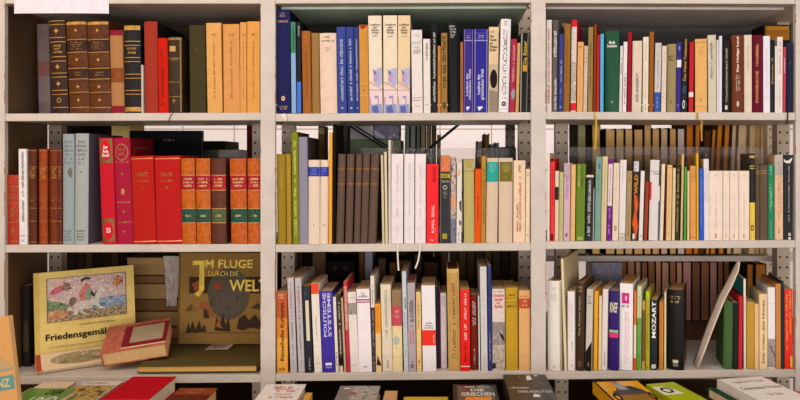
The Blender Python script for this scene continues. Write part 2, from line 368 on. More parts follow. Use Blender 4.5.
# ---------------------------------------------------------------- middle bay, upper shelf
B('C1', 275.8, 14, 9.7, .7, 'cloth:202350', 'tallest navy book with gilt emblem at the left end', hb=True, boards='cloth:10122a', dep=.2, deco=[('s', (2, 6), 'h', .22, .72, 12.6, 17.6, 'gold:b98a70'), ('s', (1, 9), 'h', .1, .88, 20, 22.4, 'gold:b98a70'), ('m', (12, .35), 'h', .34, .62, 96, 101, 'gold:c9a070'), ('s', (2, 9), 'h', .12, .86, 106, 110.5, 'gold:b98a70')])
B('C1', 290.4, 5, 22, 1, 'paper:3f7d62', 'thin book, green above and pale blue below', dep=.13, deco=[('b', 53, 113, 'paper:82a2cc'), ('s', (1, 14), 'u', .35, .7, 26, 50, '27503e')])
B('C1', 296.2, 4.6, 22, .5, 'gloss:1f2026', 'thin black book with bright blue foot', hb=True, boards='cloth:101218', dep=.17, deco=[('b', 82, 113, 'paper:4470cc'), ('s', (1, 5), 'u', .3, .7, 26, 36, 'a8a4a0')])
B('C1', 301.2, 8.8, 31, 1.4, 'cloth:a0602a', 'brown-orange book with faint upright lettering', hb=True, dep=.14, deco=[('s', (1, 16), 'u', .36, .64, 45, 100, '77431c')])
B('C1', 311, 7.8, 33, 1, 'cloth:94713f', 'khaki book with small gold ornaments', hb=True, deco=[('m', (8, .4), 'h', .3, .7, y, y + 4, DG) for y in (71, 79, 90, 97, 107)])
B('C1', 319.1, 17, 33, 1.2, 'paper:dcc2ac', 'wide cream book with grey title beside three blue volumes', hb=True, deco=[('s', (1, 4), 'h', .3, .6, 36, 38, '6a5c54'), ('s', (1, 9), 'h', .1, .88, 39.6, 41.8, '6a5c54'), ('s', (2, 6), 'h', .25, .75, 47, 52, '7a6a60')])
for x, w, dx, c, lab in ((336.4, 9, 1.5, '35458a', 'widest blue paperback, left of three'), (345.8, 7.6, 1.9, '2f3f82', 'blue paperback in the middle of three'), (353.6, 4.8, 1.6, '2c3a7c', 'narrowest blue paperback, by the ochre book')):
    B('C1', x, w, 27, dx, 'paper:' + c, lab + ' with white upright title', deco=[('s', (1, 22), 'u', .34, .66, 39, 101, 'b9bcd0'), ('s', (1, 1), 'h', .35, .65, 107, 109, 'c9ccd8')])
B('C1', 358.7, 9.2, 25, 1.2, 'paper:c2883a', 'ochre book with red notch at the head', deco=[('g', [(.02, 25.3), (.98, 25.3), (.55, 29), (.3, 29)], 'a02818'), ('m', (6,), 'h', .4, .56, 89.4, 91, '2a1c10'), ('b', 83.4, 84, 'd8a860'), ('b', 95.4, 96, 'd8a860')])
for i, (x, w, y, dx, lab) in enumerate(((368, 13.5, 15.7, 1.3, 'beside the ochre book'), (383, 14.2, 15.5, .4, 'in the middle of the three volumes'), (397.8, 12.6, 15.5, -.4, 'yellower, right of its two siblings'))):
    c = ('dccdb8', 'dccbb0', 'd8c098')[i]
    B('C1', x, w, y, dx, 'gloss:' + c, 'tall cream lexicon with lilac temple picture, ' + lab.replace('in the middle of the three volumes', 'middle of the three').replace('yellower, right of its two siblings', 'yellower rightmost volume'), full=None, deco=[('T', 'Lexikon\nder\nAlten\nWelt', 'h', .12, .9, 23.4, 34, '2a2624'), ('s', (1, 3), 'h', .3, .7, 35.4, 37.2, '8a8078'),
      ('g', [(0.02, 88), (.98, 90), (.98, 113), (.02, 113)], 'dcc4c4'), ('g', [(.32, 72), (.62, 69), (.98, 67.5), (.98, 84), (.75, 86.5), (.4, 83)], 'aaa8c8'), ('g', [(.3, 69), (.62, 73.5), (.4, 75.5)], '7c6c98'), ('g', [(.36, 76), (.8, 74), (.6, 82), (.34, 82)], 'b494b4'),
      ('g', [(.02, 81), (.98, 88.4), (.98, 89.6), (.02, 83)], 'c69aa8'), ('b', 89.8, 90.6, 'b08ca4'), ('g', [(.4, 96), (.72, 96), (.72, 98.6), (.4, 98.6)], '9c8cb0'), ('g', [(.64, 96), (.72, 96), (.72, 106), (.64, 106)], '9c8cb0'), ('g', [(0.05, 97), (.12, 97), (.12, 106), (.05, 106)], 'a884a4'), ('g', [(.08, 105), (.9, 104), (.98, 113), (.06, 113)], '8c92bc'), ('g', [(.2, 107), (.6, 105), (.75, 113), (.25, 113)], '5c62a0')])
B('C1', 411, 11, 30, 1, 'paper:d8cfcb', 'white book with spaced grey title beside the lexicon set', deco=[('s', (2, 8), 'h', .15, .8, 34, 37.6, '9a928e'), ('t', 'MACHT', 'h', .1, .9, 41.5, 44.4, '8a8480'), ('t', 'UND', 'h', .25, .75, 46, 48.8, '9a948e'), ('t', 'ZEIT', 'h', .16, .86, 50.4, 53.6, '5a5450'), ('b', 97.6, 98, 'b48c8c'), ('s', (1, 8), 'h', .1, .9, 100, 101, '5c5652'), ('s', (1, 4), 'h', .3, .7, 106, 107, '8c8682')])
B('C1', 423, 7.2, 39, .5, 'paper:dad0c8', 'shorter white book with bold black upright lettering', deco=[('s', (1, 9), 'u', .36, .66, 43, 60, '2c2826'), ('s', (1, 4), 'h', .2, .8, 104, 105, '6a6460')])
B('C1', 431, 6.2, 23.5, .2, 'gloss:141417', 'tall black paperback with long white upright lettering', deco=[('s', (1, 30), 'u', .34, .68, 32, 102, 'cfc9c2')])
B('C1', 437.6, 3.2, 46, 0, 'paper:b97c3a', 'thin tan book right of the tall black paperback', deco=[('s', (1, 10), 'u', .3, .7, 60, 90, '7c5020')])
B('C1', 441.1, 6.3, 33, 0, 'cloth:94703a', 'ochre book with black ornamental lettering', deco=[('s', (1, 11), 'u', .2, .8, 36, 88, '2c2212'), ('m', (8, .3), 'h', .2, .8, 102, 109, '4a3818')])
B('C1', 447.8, 11.8, 20.5, .6, 'gloss:111216', 'tall glossy black hardback with stacked white words', hb=True, deco=[('s', (1, 6), 'h', .12, .6, 25.4, 27.2, 'c9c5c2'), ('s', (1, 7), 'h', .16, .7, 28.2, 30, 'b9b5b2'), ('s', (1, 7), 'h', .18, .72, 31, 32.8, 'b9b5b2'), ('s', (1, 5), 'h', .2, .6, 33.8, 35.6, 'b9b5b2'), ('s', (1, 4), 'h', .2, .5, 36.4, 37.8, 'b9b5b2')])
B('C1', 460.2, 3, 42, 0, 'paper:a4622c', 'thin copper-brown book left of the purple pair', deco=[('s', (1, 12), 'u', .3, .7, 60, 100, '6c3814')])
for x, w, y, dx, c, ti, lab in ((463.8, 9.6, 29, -.3, '37267f', 'Lexikon der\nrömischen Welt', 'narrower purple lexicon with lilac edges, on the left of the pair'), (474.2, 14, 29, -.5, '2a2486', 'Lexikon der\ngriechischen Welt', 'wider blue-violet lexicon, right of its purple twin')):
    B('C1', x, w, y, dx, 'gloss:' + c, lab, hb=True, deco=[('g', [(.01, 29.5), (.1, 29.5), (.1, 112), (.01, 112)], '7a70b0'), ('g', [(.9, 29.5), (.97, 29.5), (.97, 112), (.9, 112)], '8a84bc'), ('s', (2, 6), 'h', .2, .8, 35, 38.8, 'b4b0d4'), ('b', 40, 41, '9a94c4'), ('b', 33, 33.4, '6a64a4'), ('T', ti, 'u', .22, .78, 69, 100, 'c4c0dc'), ('g', [(.25, 107), (.6, 106.4), (.66, 108), (.5, 109), (.45, 110.6), (.36, 110.6)], 'dcdae8')])
B('C1', 489, 10, 27, -1.2, 'paper:d2b890', 'cream book with black bold words and a black disc', deco=[('s', (1, 6), 'h', .12, .5, 31, 32.8, '3a332c')] + [('T', s_, 'h', .1, f1, y0, y1, BK) for s_, f1, y0, y1 in (('Der', .52, 34.6, 37.8), ('Gott', .76, 38.4, 41.4), ('der', .4, 42, 44.8), ('frühen', .86, 45.4, 48.2), ('Erde', .7, 48.6, 51.4))] + [('b', 64, 113, 'b8a488', 'picture'), ('m', (18,), 'h', .16, .92, 69.5, 88.5, '1a1714'), ('g', [(.1, 90), (.98, 92), (.98, 112), (.1, 112)], '8a7c6a')])
B('C1', 501, 10.3, 19, -2.6, 'gloss:e0d9d9', 'tall white hardback with black upright letters and seal', hb=True, deco=[('s', (3, 8), 'h', .18, .8, 20.8, 26, '6a6260'), ('s', (1, 20), 'u', .28, .66, 29, 99, '2c2828'), ('m', (14, .35), 'h', .28, .72, 101.5, 106.5, '2a2626'), ('b', 109, 109.3, '9a9292')])
B('C1', 511.4, 5.8, 39, -2.4, 'gloss:9e2440', 'crimson paperback with lettering and grey picture below', deco=[('s', (1, 14), 'u', .3, .7, 45, 82, 'd0909c'), ('g', [(.2, 93), (.7, 88), (.98, 92), (.9, 98), (.4, 100)], '8c8c98')])
B('C1', 517.3, 3.4, 43, -2, 'paper:c0985a', 'thin straw-coloured book leaning by the black one')
B('C1', 521, 8.6, 33, -1.2, 'gloss:121212', 'black book with yellow title at the right end', deco=[('g', [(.02, 33.5), (.16, 33.5), (.12, 112), (.0, 112)], '9a968e'), ('T', 'Die Ritter', 'u', .28, .74, 41, 66, 'c8961c'), ('g', [(.26, 66), (.76, 66), (.76, 71.5), (.26, 71.5)], 'c08a1c'), ('g', [(.8, 33.5), (.9, 33.5), (.84, 112), (.74, 112)], '6c6a66')])
# ---------------------------------------------------------------- middle bay, middle shelf
B('C2', 276.2, 9.2, 154, .8, 'cloth:967a26', 'wider plain olive-gold book at the left end', hb=True, deco=[('s', (1, 8), 'u', .46, .6, 168, 188, 'b09848')])
B('C2', 285.8, 4.8, 154, .8, 'cloth:a4822c', 'narrower olive-gold book left of the tall green one', hb=True, deco=[('s', (1, 8), 'u', .4, .6, 168, 188, 'c0a458')])
B('C2', 290.9, 6.8, 132, 1.5, 'cloth:7c801c', 'tall green book with pale upright lettering', hb=True, dep=.16, boards='cloth:4c4c14', deco=[('s', (1, 20), 'u', .32, .66, 141, 236, 'c8c87a')])
B('C2', 298, 9.2, 137, 1, 'cloth:8a8698', 'plain grey-lilac cloth book with dark boards', hb=True, dep=.17, boards='cloth:4a424a')
B('C2', 308.1, 11.4, 160, 0, 'cloth:dcc8b4', 'wider cream book with blue label and one dot', hb=True, deco=[('b', 167, 176.4, '2c3ea4', 'spine_label'), ('s', (3, 8), 'h', .1, .9, 168, 175.6, '8088c0'), ('m', (8,), 'h', .46, .56, 224.6, 226, '2c2a28')])
B('C2', 320.1, 8.6, 160, -.6, 'cloth:dcc8b4', 'narrower cream book with blue label and two dots', hb=True, deco=[('b', 167, 176.4, '2c3ea4', 'spine_label'), ('s', (3, 6), 'h', .1, .9, 168, 175.6, '8088c0'), ('m', (8,), 'h', .32, .44, 224.6, 226, '2c2a28'), ('m', (8,), 'h', .58, .7, 224.6, 226, '2c2a28')])
B('C2', 329, 3.5, 132.5, -.5, 'gloss:e09a26', 'thin tall yellow book', dep=.14)
B('C2', 332.6, 3.2, 124, -.2, 'cloth:17130f', 'very tall thin black book right of the yellow one', dep=.15)
for i, (x, w, dx, lab) in enumerate(((338, 7.6, -2.2, 'first brown woven cloth volume, touching the black book'), (347, 7.5, -2.2, 'second brown woven cloth volume from the black book'), (356, 6.2, -2.4, 'narrowest of five brown woven cloth volumes'), (362.9, 7.1, -2.6, 'fourth brown woven cloth volume, right of the narrowest'), (371, 8.4, -3.3, 'rightmost brown woven cloth volume, beside a dark gap'))):
    B('C2', x, w, 154, dx, ('4c3e3c 58463c 70503a', 700, (1, 1, .5)), lab, hb=True, deco=[('b', y, y + 2, 'gold:84582c') for y in (168, 183)])
B('C2', 380.6, 2.6, 155, 1.6, 'paper:c8b894', 'thin cream booklet right of the dark gap', dep=.12)
B('C2', 384, 2.8, 152, 1.2, 'paper:d2c4a8', 'second thin cream booklet from the dark gap', dep=.12)
B('C2', 388.2, 2.6, 140, .2, 'paper:d0c4b8', 'tallest thin cream booklet, touching the white set', dep=.12)
for x, w, lab in ((391.2, 12.2, 'widest white paperback of three, at the set\'s left'), (404.2, 10.4, 'white paperback in the middle of its set'), (415.1, 10.8, 'white paperback of three, touching the red book')):
    B('C2', x, w, 154, -.2, 'paper:dfd4d4', lab, deco=[('s', (1, 18), 'u', .44, .56, 164, 217, 'c09c9c'), ('s', (1, 10), 'u', .46, .54, 226, 239, 'b8a8a8')])
B('C2', 426.6, 12, 164, -.3, 'gloss:e8141a', 'bright red paperback with black and white upright words', deco=[('T', 'BINGEL', 'u', .5, .78, 166, 182, '8c1014'), ('T', 'KARL SEAL', 'u', .42, .66, 205, 233, 'ecc0bc'), ('s', (1, 10), 'u', .74, .84, 228, 240, 'd8706c'), ('s', (1, 3), 'h', .3, .6, 239, 241, 'e8b0ac')])
B('C2', 440, 10.2, 155.6, -.3, 'gloss:262628', 'black paperback with orange head and yellow strip', deco=[('b', 156, 171.6, ('c8502c d88050 a03c20', 160)), ('b', 173.8, 178, 'b0a020'), ('s', (1, 4), 'h', .2, .8, 174.4, 177.2, '38340c'), ('s', (1, 5), 'h', .12, .9, 180, 182.6, 'a8a49c'), ('m', (12, .5), 'h', .26, .74, 185, 190, '989490'), ('s', (1, 7), 'u', .3, .7, 191.6, 198, '8c8884'), ('p', .25, .72, 233.6, 239, 'a48c1c'), ('g', [(.02, 156), (.1, 156), (.1, 242), (.02, 242)], '6a645e')])
B('C2', 451, 5.5, 157, -.6, ('8c8888 c4a898 4c5468 b8b0a8', 120), 'paperback with patchy grey, orange and navy picture', deco=[('b', 219, 243, ('30384c 8a90a0', 200)), ('b', 196, 208, ('c8a080 d88850', 150))])
B('C2', 456.9, 5.2, 163, -.7, 'paper:d8cfc8', 'narrow white book with small black picture spots', deco=[('p', .2, .6, 169, 176, 'd8a850'), ('g', [(.5, 202), (.98, 200), (.98, 212), (.6, 210)], '4c4844'), ('g', [(.5, 220), (.98, 221), (.98, 226), (.6, 225)], '5c5854'), ('s', (1, 5), 'u', .3, .6, 232, 241, '8c8060')])
B('C2', 463.6, 10.7, 159, .4, 'cloth:b2a668', 'olive-beige cloth book with boxed heading', hb=True, deco=[('s', (4, 7), 'h', .2, .8, 162, 169, '8c8450'), ('b', 171, 171.5, '7c743c'), ('b', 159.6, 160.2, '7c743c')])
B('C2', 475, 6.6, 169, -.6, 'paper:d8500e', 'short orange paperback', deco=[('s', (1, 16), 'u', .34, .66, 196, 222, '98380a')])
B('C2', 481.7, 4.5, 156, -.7, 'cloth:b08438', 'narrow ochre book with dark upright lettering', deco=[('s', (1, 16), 'u', .3, .7, 168, 224, '5c4418')])
B('C2', 487, 11.7, 158, -1.2, 'cloth:d0b8a0', 'pale linen book with turquoise label', hb=True, deco=[('b', 162, 182, 'cloth:2fa094', 'spine_label'), ('s', (5, 8), 'h', .15, .85, 163.6, 173, '8cc8c0')])
B('C2', 499, 14, 158, -.3, 'cloth:d0b8a0', 'pale linen book with olive label', hb=True, deco=[('p', .04, .96, 162, 181.6, 'cloth:74682a'), ('s', (4, 8), 'h', .15, .85, 164, 173, 'b0a470'), ('s', (1, 1), 'h', .46, .54, 176, 178, 'b0a470')])
B('C2', 513.6, 12, 160.5, -.4, 'paper:e2c6a6', 'peach paperback with red and black upright words', deco=[('s', (1, 4), 'd', .42, .6, 165, 173, '5c4c40'), ('s', (1, 20), 'u', .46, .66, 177, 232, 'c03c30'), ('s', (1, 12), 'u', .26, .4, 204, 232, '4c3c34')])
B('C2', 526, 4.5, 169, -.6, 'paper:e0ccaa', 'narrow cream paperback at the right end', deco=[('p', .1, .9, 172, 176, 'd0b090'), ('s', (1, 2), 'h', .3, .7, 234, 236, '6a5c48')])
# ---------------------------------------------------------------- middle bay, lower shelf
B('C3', 276, 11.2, 292, .8, 'paper:b5552a', 'rust-to-gold book with bold black upright title', deco=[('b', 318, 373, 'paper:cc7c30'), ('b', 338, 373, 'paper:dc9a3c'), ('s', (2, 4), 'h', .12, .78, 294, 299.4, 'd8c8b4'), ('T', 'Rätselhafte Kulturen', 'u', .34, .68, 303, 361, '241812'), ('s', (1, 4), 'h', .15, .75, 367.6, 370.6, '5c4020')])
for x, dx, lab in ((287, 3.4, 'left'), (294.5, 3.9, 'right')):
    B('C3', x, 6.6, 278, dx, 'gloss:b6b0b2', lab + ' one of two tall grey books with red lettering', dep=.2, full=None, boards='paper:a8a0a0', deco=[('s', (1, 16), 'u', .3, .66, 283, 320, 'b84048'), ('s', (1, 14), 'u', .36, .62, 322, 356, '5c585a'), ('s', (1, 5), 'u', .42, .6, 360, 369, '8a8686')])
B('C3', 301.6, 8.2, 286, 3.4, 'gloss:22252c', 'black paperback with tall cream panel', deco=[('p', .36, .78, 300.6, 341, 'd8c8a8'), ('s', (1, 6), 'u', .3, .5, 288, 299, '4c545c'), ('s', (1, 7), 'u', .5, .7, 358, 370, 'b8b0a4')], page='pages:9a6a34')
B('C3', 310.6, 8, 283.5, 3.7, 'paper:e0d6ca', 'white book with orange-red head', deco=[('b', 283.6, 294, 'e04a2c'), ('s', (1, 10), 'u', .42, .56, 316, 341, '8a8078'), ('s', (1, 4), 'h', .2, .8, 363, 363.8, '8a8078')])
B('C3', 319.6, 12.8, 291, 3, 'gloss:3c2c96', 'violet-blue paperback with pale upright title', deco=[('T', 'POLITISCHE', 'u', .2, .46, 293, 337, 'c4bce0'), ('T', 'SYSTEME', 'u', .56, .82, 293, 337, 'c4bce0'), ('g', [(.25, 363), (.75, 363), (.75, 365.6), (.25, 365.6)], 'e0dcec'), ('g', [(.25, 367), (.75, 367), (.75, 368.4), (.25, 368.4)], '9488c8')])
B('C3', 332.7, 3.2, 297, 3, 'paper:dcd4c4', 'narrow cream book right of the violet-blue one', deco=[('s', (1, 5), 'u', .3, .7, 352, 366, '3c3830')])
B('C3', 336.4, 3.9, 294, 3.1, 'paper:40322c', 'narrow dark brown book with white upright lettering', deco=[('s', (1, 16), 'u', .3, .7, 302, 354, 'c8bfb4'), ('b', 358, 364, '18120e'), ('b', 366, 373, 'd0bc9c')])
B('C3', 340.7, 2.3, 298, 3.4, 'paper:bda27c', 'thin tan book left of the red-edged one')
B('C3', 343.1, 3.8, 282, 3.6, 'paper:bc3044', 'tall thin red book with cream lettering', deco=[('b', 286, 330, 'c07468'), ('s', (1, 18), 'u', .3, .7, 287, 330, 'dcc4b8')])
B('C3', 347.2, 8.7, 292, 3.4, 'paper:dcd2c8', 'off-white book with small grey photo', deco=[('s', (1, 7), 'h', .1, .9, 297, 298.2, '9a9088'), ('b', 303, 314.6, ('706862 a89c94 4c4642', 150)), ('s', (1, 4), 'h', .3, .7, 365, 366, '8a8078')])
B('C3', 356.2, 13.2, 289, 2.8, 'gloss:e6dcdc', 'white book with two plum lines under its title', deco=[('s', (1, 3), 'h', .36, .62, 292, 294.4, '6a6264'), ('s', (1, 7), 'h', .14, .84, 295.4, 297.4, '5c5456'), ('b', 299.2, 300.6, 'a44c74'), ('b', 301.6, 302.8, 'a44c74'), ('s', (1, 5), 'h', .34, .66, 366.4, 367.6, '4a4446')])
B('C3', 370.1, 4, 276, 2, 'paper:dcd4cc', 'tall thin book, white above and plum below', dep=.16, deco=[('s', (1, 10), 'u', .3, .6, 284, 305, '6a6464'), ('b', 307.6, 373, '40343e'), ('s', (1, 10), 'u', .3, .65, 310, 346, 'a89ca4'), ('s', (1, 4), 'u', .4, .6, 356, 370, 'c4bcc0')])
B('C3', 374.8, 5.8, 304, 1.2, 'gloss:e49020', 'short orange-topped book with black figure at the foot', d=.006, deco=[('b', 333.4, 373, 'e0bc84'), ('s', (1, 4), 'u', .3, .6, 306, 328, 'c87010'), ('g', [(.3, 355), (.6, 360), (.9, 364), (.9, 366), (.1, 365), (.2, 360)], '2c2018')])
B('C3', 380.2, 10.4, 284.5, 2.4, 'paper:d6caB2', 'beige book with grey upright title', deco=[('s', (1, 18), 'u', .36, .6, 290, 338, '8a8472'), ('s', (1, 5), 'u', .4, .6, 360, 368, '7a7464')])
B('C3', 391.4, 10, 291.5, 1.4, ('d8bc88 e0cc9c c8a470', 60), 'book with brown head, rose band and yellowed foot', deco=[('b', 291.6, 306, 'paper:8e7052'), ('b', 306, 326, 'paper:bc4852'), ('s', (2, 5), 'h', .2, .8, 310, 320, 'dca0a0'), ('m', (10,), 'h', .05, .75, 336, 345, 'a8b4a4')])
B('C3', 401.6, 4.6, 271.5, 2.3, 'gloss:bcc2c8', 'tall thin silvery-blue book', dep=.16, deco=[('s', (1, 6), 'u', .4, .8, 298, 309, '2c3034'), ('s', (1, 10), 'u', .3, .6, 312, 356, '8a9098')])
B('C3', 407, 7.9, 283, 1.5, 'paper:aa9ea2', 'grey-lilac book with dark letters and red block', deco=[('s', (1, 7), 'u', .25, .75, 300, 327, '4c444a'), ('s', (2, 8), 'u', .2, .9, 330, 345, 'c83444'), ('s', (1, 4), 'u', .2, .7, 361, 368, '4a4448')], page='pages:a06858')
B('C3', 415.7, 5.2, 292, 1, 'paper:e0ba78', 'narrow yellow book right of the grey-lilac one', deco=[('s', (2, 12), 'u', .3, .7, 297, 333, '6a5434'), ('s', (1, 3), 'h', .3, .7, 360, 363, '6a5434')])
B('C3', 421.2, 13.8, 285.5, 1.5, 'gloss:e4dcdc', 'white book with broad red block', dep=.14, deco=[('b', 330.2, 345.6, 'e43422'), ('s', (3, 9), 'h', .1, .9, 322.6, 329.6, '5c5452'), ('s', (1, 6), 'u', .8, .9, 334, 344, 'f0b8b0')])
B('C3', 435.6, 2.4, 287, .8, 'cloth:1c2e44', 'narrow navy book behind the gap', d=.03, dep=.12, boards='cloth:1c2e44')
B('C3', 438.2, 1.8, 289, .6, 'cloth:5c1420', 'very thin maroon book beside the navy one', d=.03, dep=.12)
B('C3', 440.2, 6.2, 293, .7, 'paper:dccfd2', 'white paperback pushed slightly back on the shelf', d=.036, dep=.12, deco=[('s', (5, 6), 'h', .1, .9, 296, 306, '9a9094'), ('s', (1, 4), 'h', .25, .75, 361.6, 362.6, '6a6264')])
B('C3', 446.7, 12.2, 269, 1.7, 'paper:bc9454', 'tall worn tan book with ornamental dark lettering', hb=True, dep=.15, deco=[('s', (1, 14), 'u', .36, .64, 283, 358, '6a4c20'), ('s', (1, 30), 'u', .2, .26, 280, 362, '94703a'), ('s', (1, 30), 'u', .76, .82, 280, 362, '94703a'), ('b', 269.4, 273, 'paper:c8a870')], page='pages:6c3418')
B('C3', 459.9, 9.8, 289.5, .7, 'gloss:dc1c14', 'red paperback with white and dark upright words', deco=[('s', (1, 14), 'u', .4, .66, 293, 340, 'ecd0cc'), ('s', (1, 8), 'u', .38, .62, 343, 362, '8c1410'), ('b', 366, 367, 'e8c4bc')])
B('C3', 470, 7.6, 295, .8, 'cloth:742416', 'maroon-brown book with white upright title', hb=True, d=.014, dep=.12, deco=[('s', (2, 8), 'u', .3, .8, 299, 328, 'd8ccc8'), ('s', (1, 8), 'u', .42, .6, 349, 364, 'c0a8a0')])
B('C3', 477.9, 1.6, 296, .9, 'paper:c8d0d0', 'very thin pale booklet between maroon and grey books', dep=.11)
B('C3', 479.8, 6.8, 266.7, 1.3, 'gloss:c9c3c0', 'tall light grey book', dep=.15, deco=[('s', (1, 12), 'u', .44, .58, 288, 342, 'a09a98'), ('s', (1, 6), 'u', .44, .6, 357, 367, '7c7674')])
B('C3', 487.3, 4.1, 266, .9, 'cloth:343a70', 'tall narrow navy book beside the light grey one', dep=.15, deco=[('s', (1, 10), 'u', .34, .6, 333, 360, 'a8a8c0')])
B('C3', 492, 12.8, 289, .4, 'paper:d4c6ba', 'book with red heading and black-white street picture', deco=[('s', (1, 8), 'h', .1, .9, 291, 292, '5c524c'), ('T', 'Unsere', 'h', .06, .94, 293.6, 297, 'd0343c'), ('T', 'Stadt', 'h', .16, .84, 297.8, 301, 'd0343c'), ('T', 'in', 'h', .36, .64, 301.6, 304, 'd0343c'), ('T', 'Asche', 'h', .16, .84, 304.6, 308, 'd0343c'), ('b', 322, 345, ('a89c94 7a706a c8bcb0', 90)), ('b', 345, 371, ('c8baac b0a090 8a7c70', 110)), ('g', [(.5, 330), (.9, 336), (.98, 342), (.7, 338)], '2c2826'), ('g', [(.0, 364), (.2, 362), (.3, 368), (.0, 369)], '2c2826')])
B('C3', 505.3, 12.6, 288, .5, 'cloth:bc942a', 'mustard-yellow cloth book with small dark title', hb=True, deco=[('s', (1, 6), 'h', .22, .76, 294, 296, '54441c'), ('b', 298, 298.6, '8a6c20'), ('b', 302.4, 303, '8a6c20'), ('s', (1, 8), 'h', .12, .88, 305, 307.6, '3c4c2c')])
B('C3', 518.8, 11.2, 290.5, .2, 'paper:d6a468', 'tan-orange book with rust label at the right end', deco=[('s', (1, 7), 'h', .12, .82, 295.6, 297, 'b04c2c'), ('b', 298.6, 308.4, 'bc4a28', 'spine_label'), ('s', (2, 7), 'h', .2, .84, 300, 307.6, 'e0a880')])
# ---------------------------------------------------------------- right bay, upper shelf
B('R1', 546.2, 5.6, 20, -.2, 'paper:d2c6bc', 'cream paperback with red upright letters at the left end', deco=[('T', 'AFRIKA', 'u', .26, .7, 84, 104, 'a83038'), ('s', (1, 20), 'u', .3, .66, 28, 82, 'b04048')])
B('R1', 552.6, 6.2, 20, -1, 'gloss:5c5650', 'grey patterned book with black and white lettering', deco=[('b', 20.4, 30, ('1c1a18 6c6660', 300)), ('s', (1, 9), 'u', .2, .7, 31, 57, 'dcd8d4'), ('s', (1, 16), 'u', .4, .8, 78, 110, 'd0ccc8'), ('g', [(.8, 30), (.98, 30), (.98, 112), (.8, 112)], '2a2826')])
B('R1', 558.8, 5, 34, -.8, 'cloth:373e7e', 'blue book with small white upright words', deco=[('s', (1, 10), 'u', .34, .7, 60, 82, 'a8acd0'), ('s', (1, 6), 'u', .38, .64, 88, 99, '8c90c0'), ('s', (1, 1), 'h', .3, .7, 106, 108, 'b8bcd8')])
B('R1', 564.1, 6.6, 24, -1.4, 'cloth:90622c', 'plain ochre-brown book left of the red-headed one', hb=True, deco=[('s', (1, 12), 'u', .44, .6, 40, 85, '6c4414')])
B('R1', 571.4, 5.7, 20, -1.2, 'paper:cec4ba', 'white printed book with scarlet head and foot', deco=[('b', 20, 27, 'c81c30'), ('b', 27.6, 62, ('b8aea4 d0c8be a89c90', 200)), ('b', 62, 101, ('c8bcae 9a8e80 dcd2c6', 120)), ('b', 103, 110.6, 'd01c2c')], boards='c01c2c', yaw=12)
B('R1', 577.5, 6.2, 42, -1.1, 'paper:d8a064', 'light orange-tan paperback right of the red-headed book', deco=[('s', (1, 4), 'h', .2, .8, 46, 48, '8c5c2c'), ('s', (1, 16), 'u', .44, .58, 56, 106, 'b07c44')])
B('R1', 583.9, 4.3, 46, -1.2, 'paper:c4ae98', 'short beige paperback', deco=[('b', 50 + 4 * i, 50.6 + 4 * i, 'a08c78') for i in range(4)])
B('R1', 588.2, 5.2, 27, -.9, 'cloth:8e7646', 'khaki book with dark upright lettering', deco=[('s', (1, 16), 'u', .38, .66, 42, 92, '4c3c1c')])
B('R1', 593.9, 3, 24, -1, 'cloth:843816', 'tall thin rust-brown book', dep=.15, boards='cloth:6c2c10')
B('R1', 597, 3, 35, -1, 'gloss:b02024', 'thin red book left of the light blue one', dep=.12)
B('R1', 600.2, 3.8, 34, -.5, 'gloss:52a4d0', 'thin light blue book', dep=.12)
B('R1', 604.6, 14.8, 31, -.2, 'gloss:214e36', 'thick green hardback with white stacked title', hb=True, deco=[('T', 'Bob', 'h', .3, .72, 41, 44, WH), ('T', 'Fontaine', 'h', .16, .84, 44.4, 47.4, WH), ('s', (1, 4), 'h', .36, .6, 101, 103, 'a8b8ac')])
B('R1', 620.1, 3, 46, -1.2, 'paper:d4ccc8', 'narrow white book against the green hardback', deco=[('s', (1, 6), 'u', .3, .7, 58, 74, '5c5654')])
B('R1', 623.4, 4.2, 42, -1.3, 'gloss:dcd3d0', 'white book with dark upright lettering left of the dark red', deco=[('s', (1, 16), 'u', .36, .74, 73, 104, '3c3838')])
B('R1', 628, 4, 32, -1, 'cloth:961a26', 'tall narrow dark red book', dep=.15, boards='cloth:741018')
B('R1', 632.4, 10, 41, -1, 'paper:d2bfac', 'wide beige book with indigo upright title', deco=[('T', 'DAS ANGEBOT', 'u', .4, .68, 73, 102, '4c4468')])
B('R1', 642.9, 6, 37, -.7, 'paper:dacdb8', 'cream book with faded upright lettering', deco=[('s', (1, 16), 'u', .42, .6, 42, 98, 'a89a84'), ('s', (1, 4), 'u', .42, .6, 104, 110, '4c443c')])
B('R1', 649.5, 4.6, 32, -.8, 'cloth:92561e', 'tall thin chestnut-brown book', dep=.15, boards='cloth:74400f')
B('R1', 655.1, 6.6, 43, -1.4, 'paper:beb9b4', 'light grey book with blue foot', deco=[('b', 92.4, 112, '2e509c'), ('s', (1, 14), 'u', .42, .62, 52, 88, '8088a0'), ('s', (1, 5), 'u', .36, .6, 97, 108, '9cb0d8')])
B('R1', 661.9, 5, 46, -1, 'paper:d4c5b6', 'cream book with pale red upright line', deco=[('s', (1, 16), 'u', .42, .58, 52, 98, 'b89890')])
B('R1', 667.1, 9.4, 44, -.8, 'cloth:94835a', 'khaki cloth book with small black title', hb=True, deco=[('s', (1, 6), 'h', .12, .8, 55, 57.6, '3c3420'), ('s', (1, 4), 'h', .2, .7, 58.6, 60.8, '3c3420'), ('s', (1, 1), 'h', .4, .56, 100, 103.6, '3c3420')])
B('R1', 677, 4.9, 42, -1.5, 'gloss:2f247e', 'violet-blue paperback with white square', deco=[('b', 60, 67.4, 'dcd6dc'), ('m', (10, .4), 'h', .3, .7, 46, 50.6, '8c88c0'), ('s', (1, 1), 'h', .3, .7, 104, 107, 'a8a4d0')])
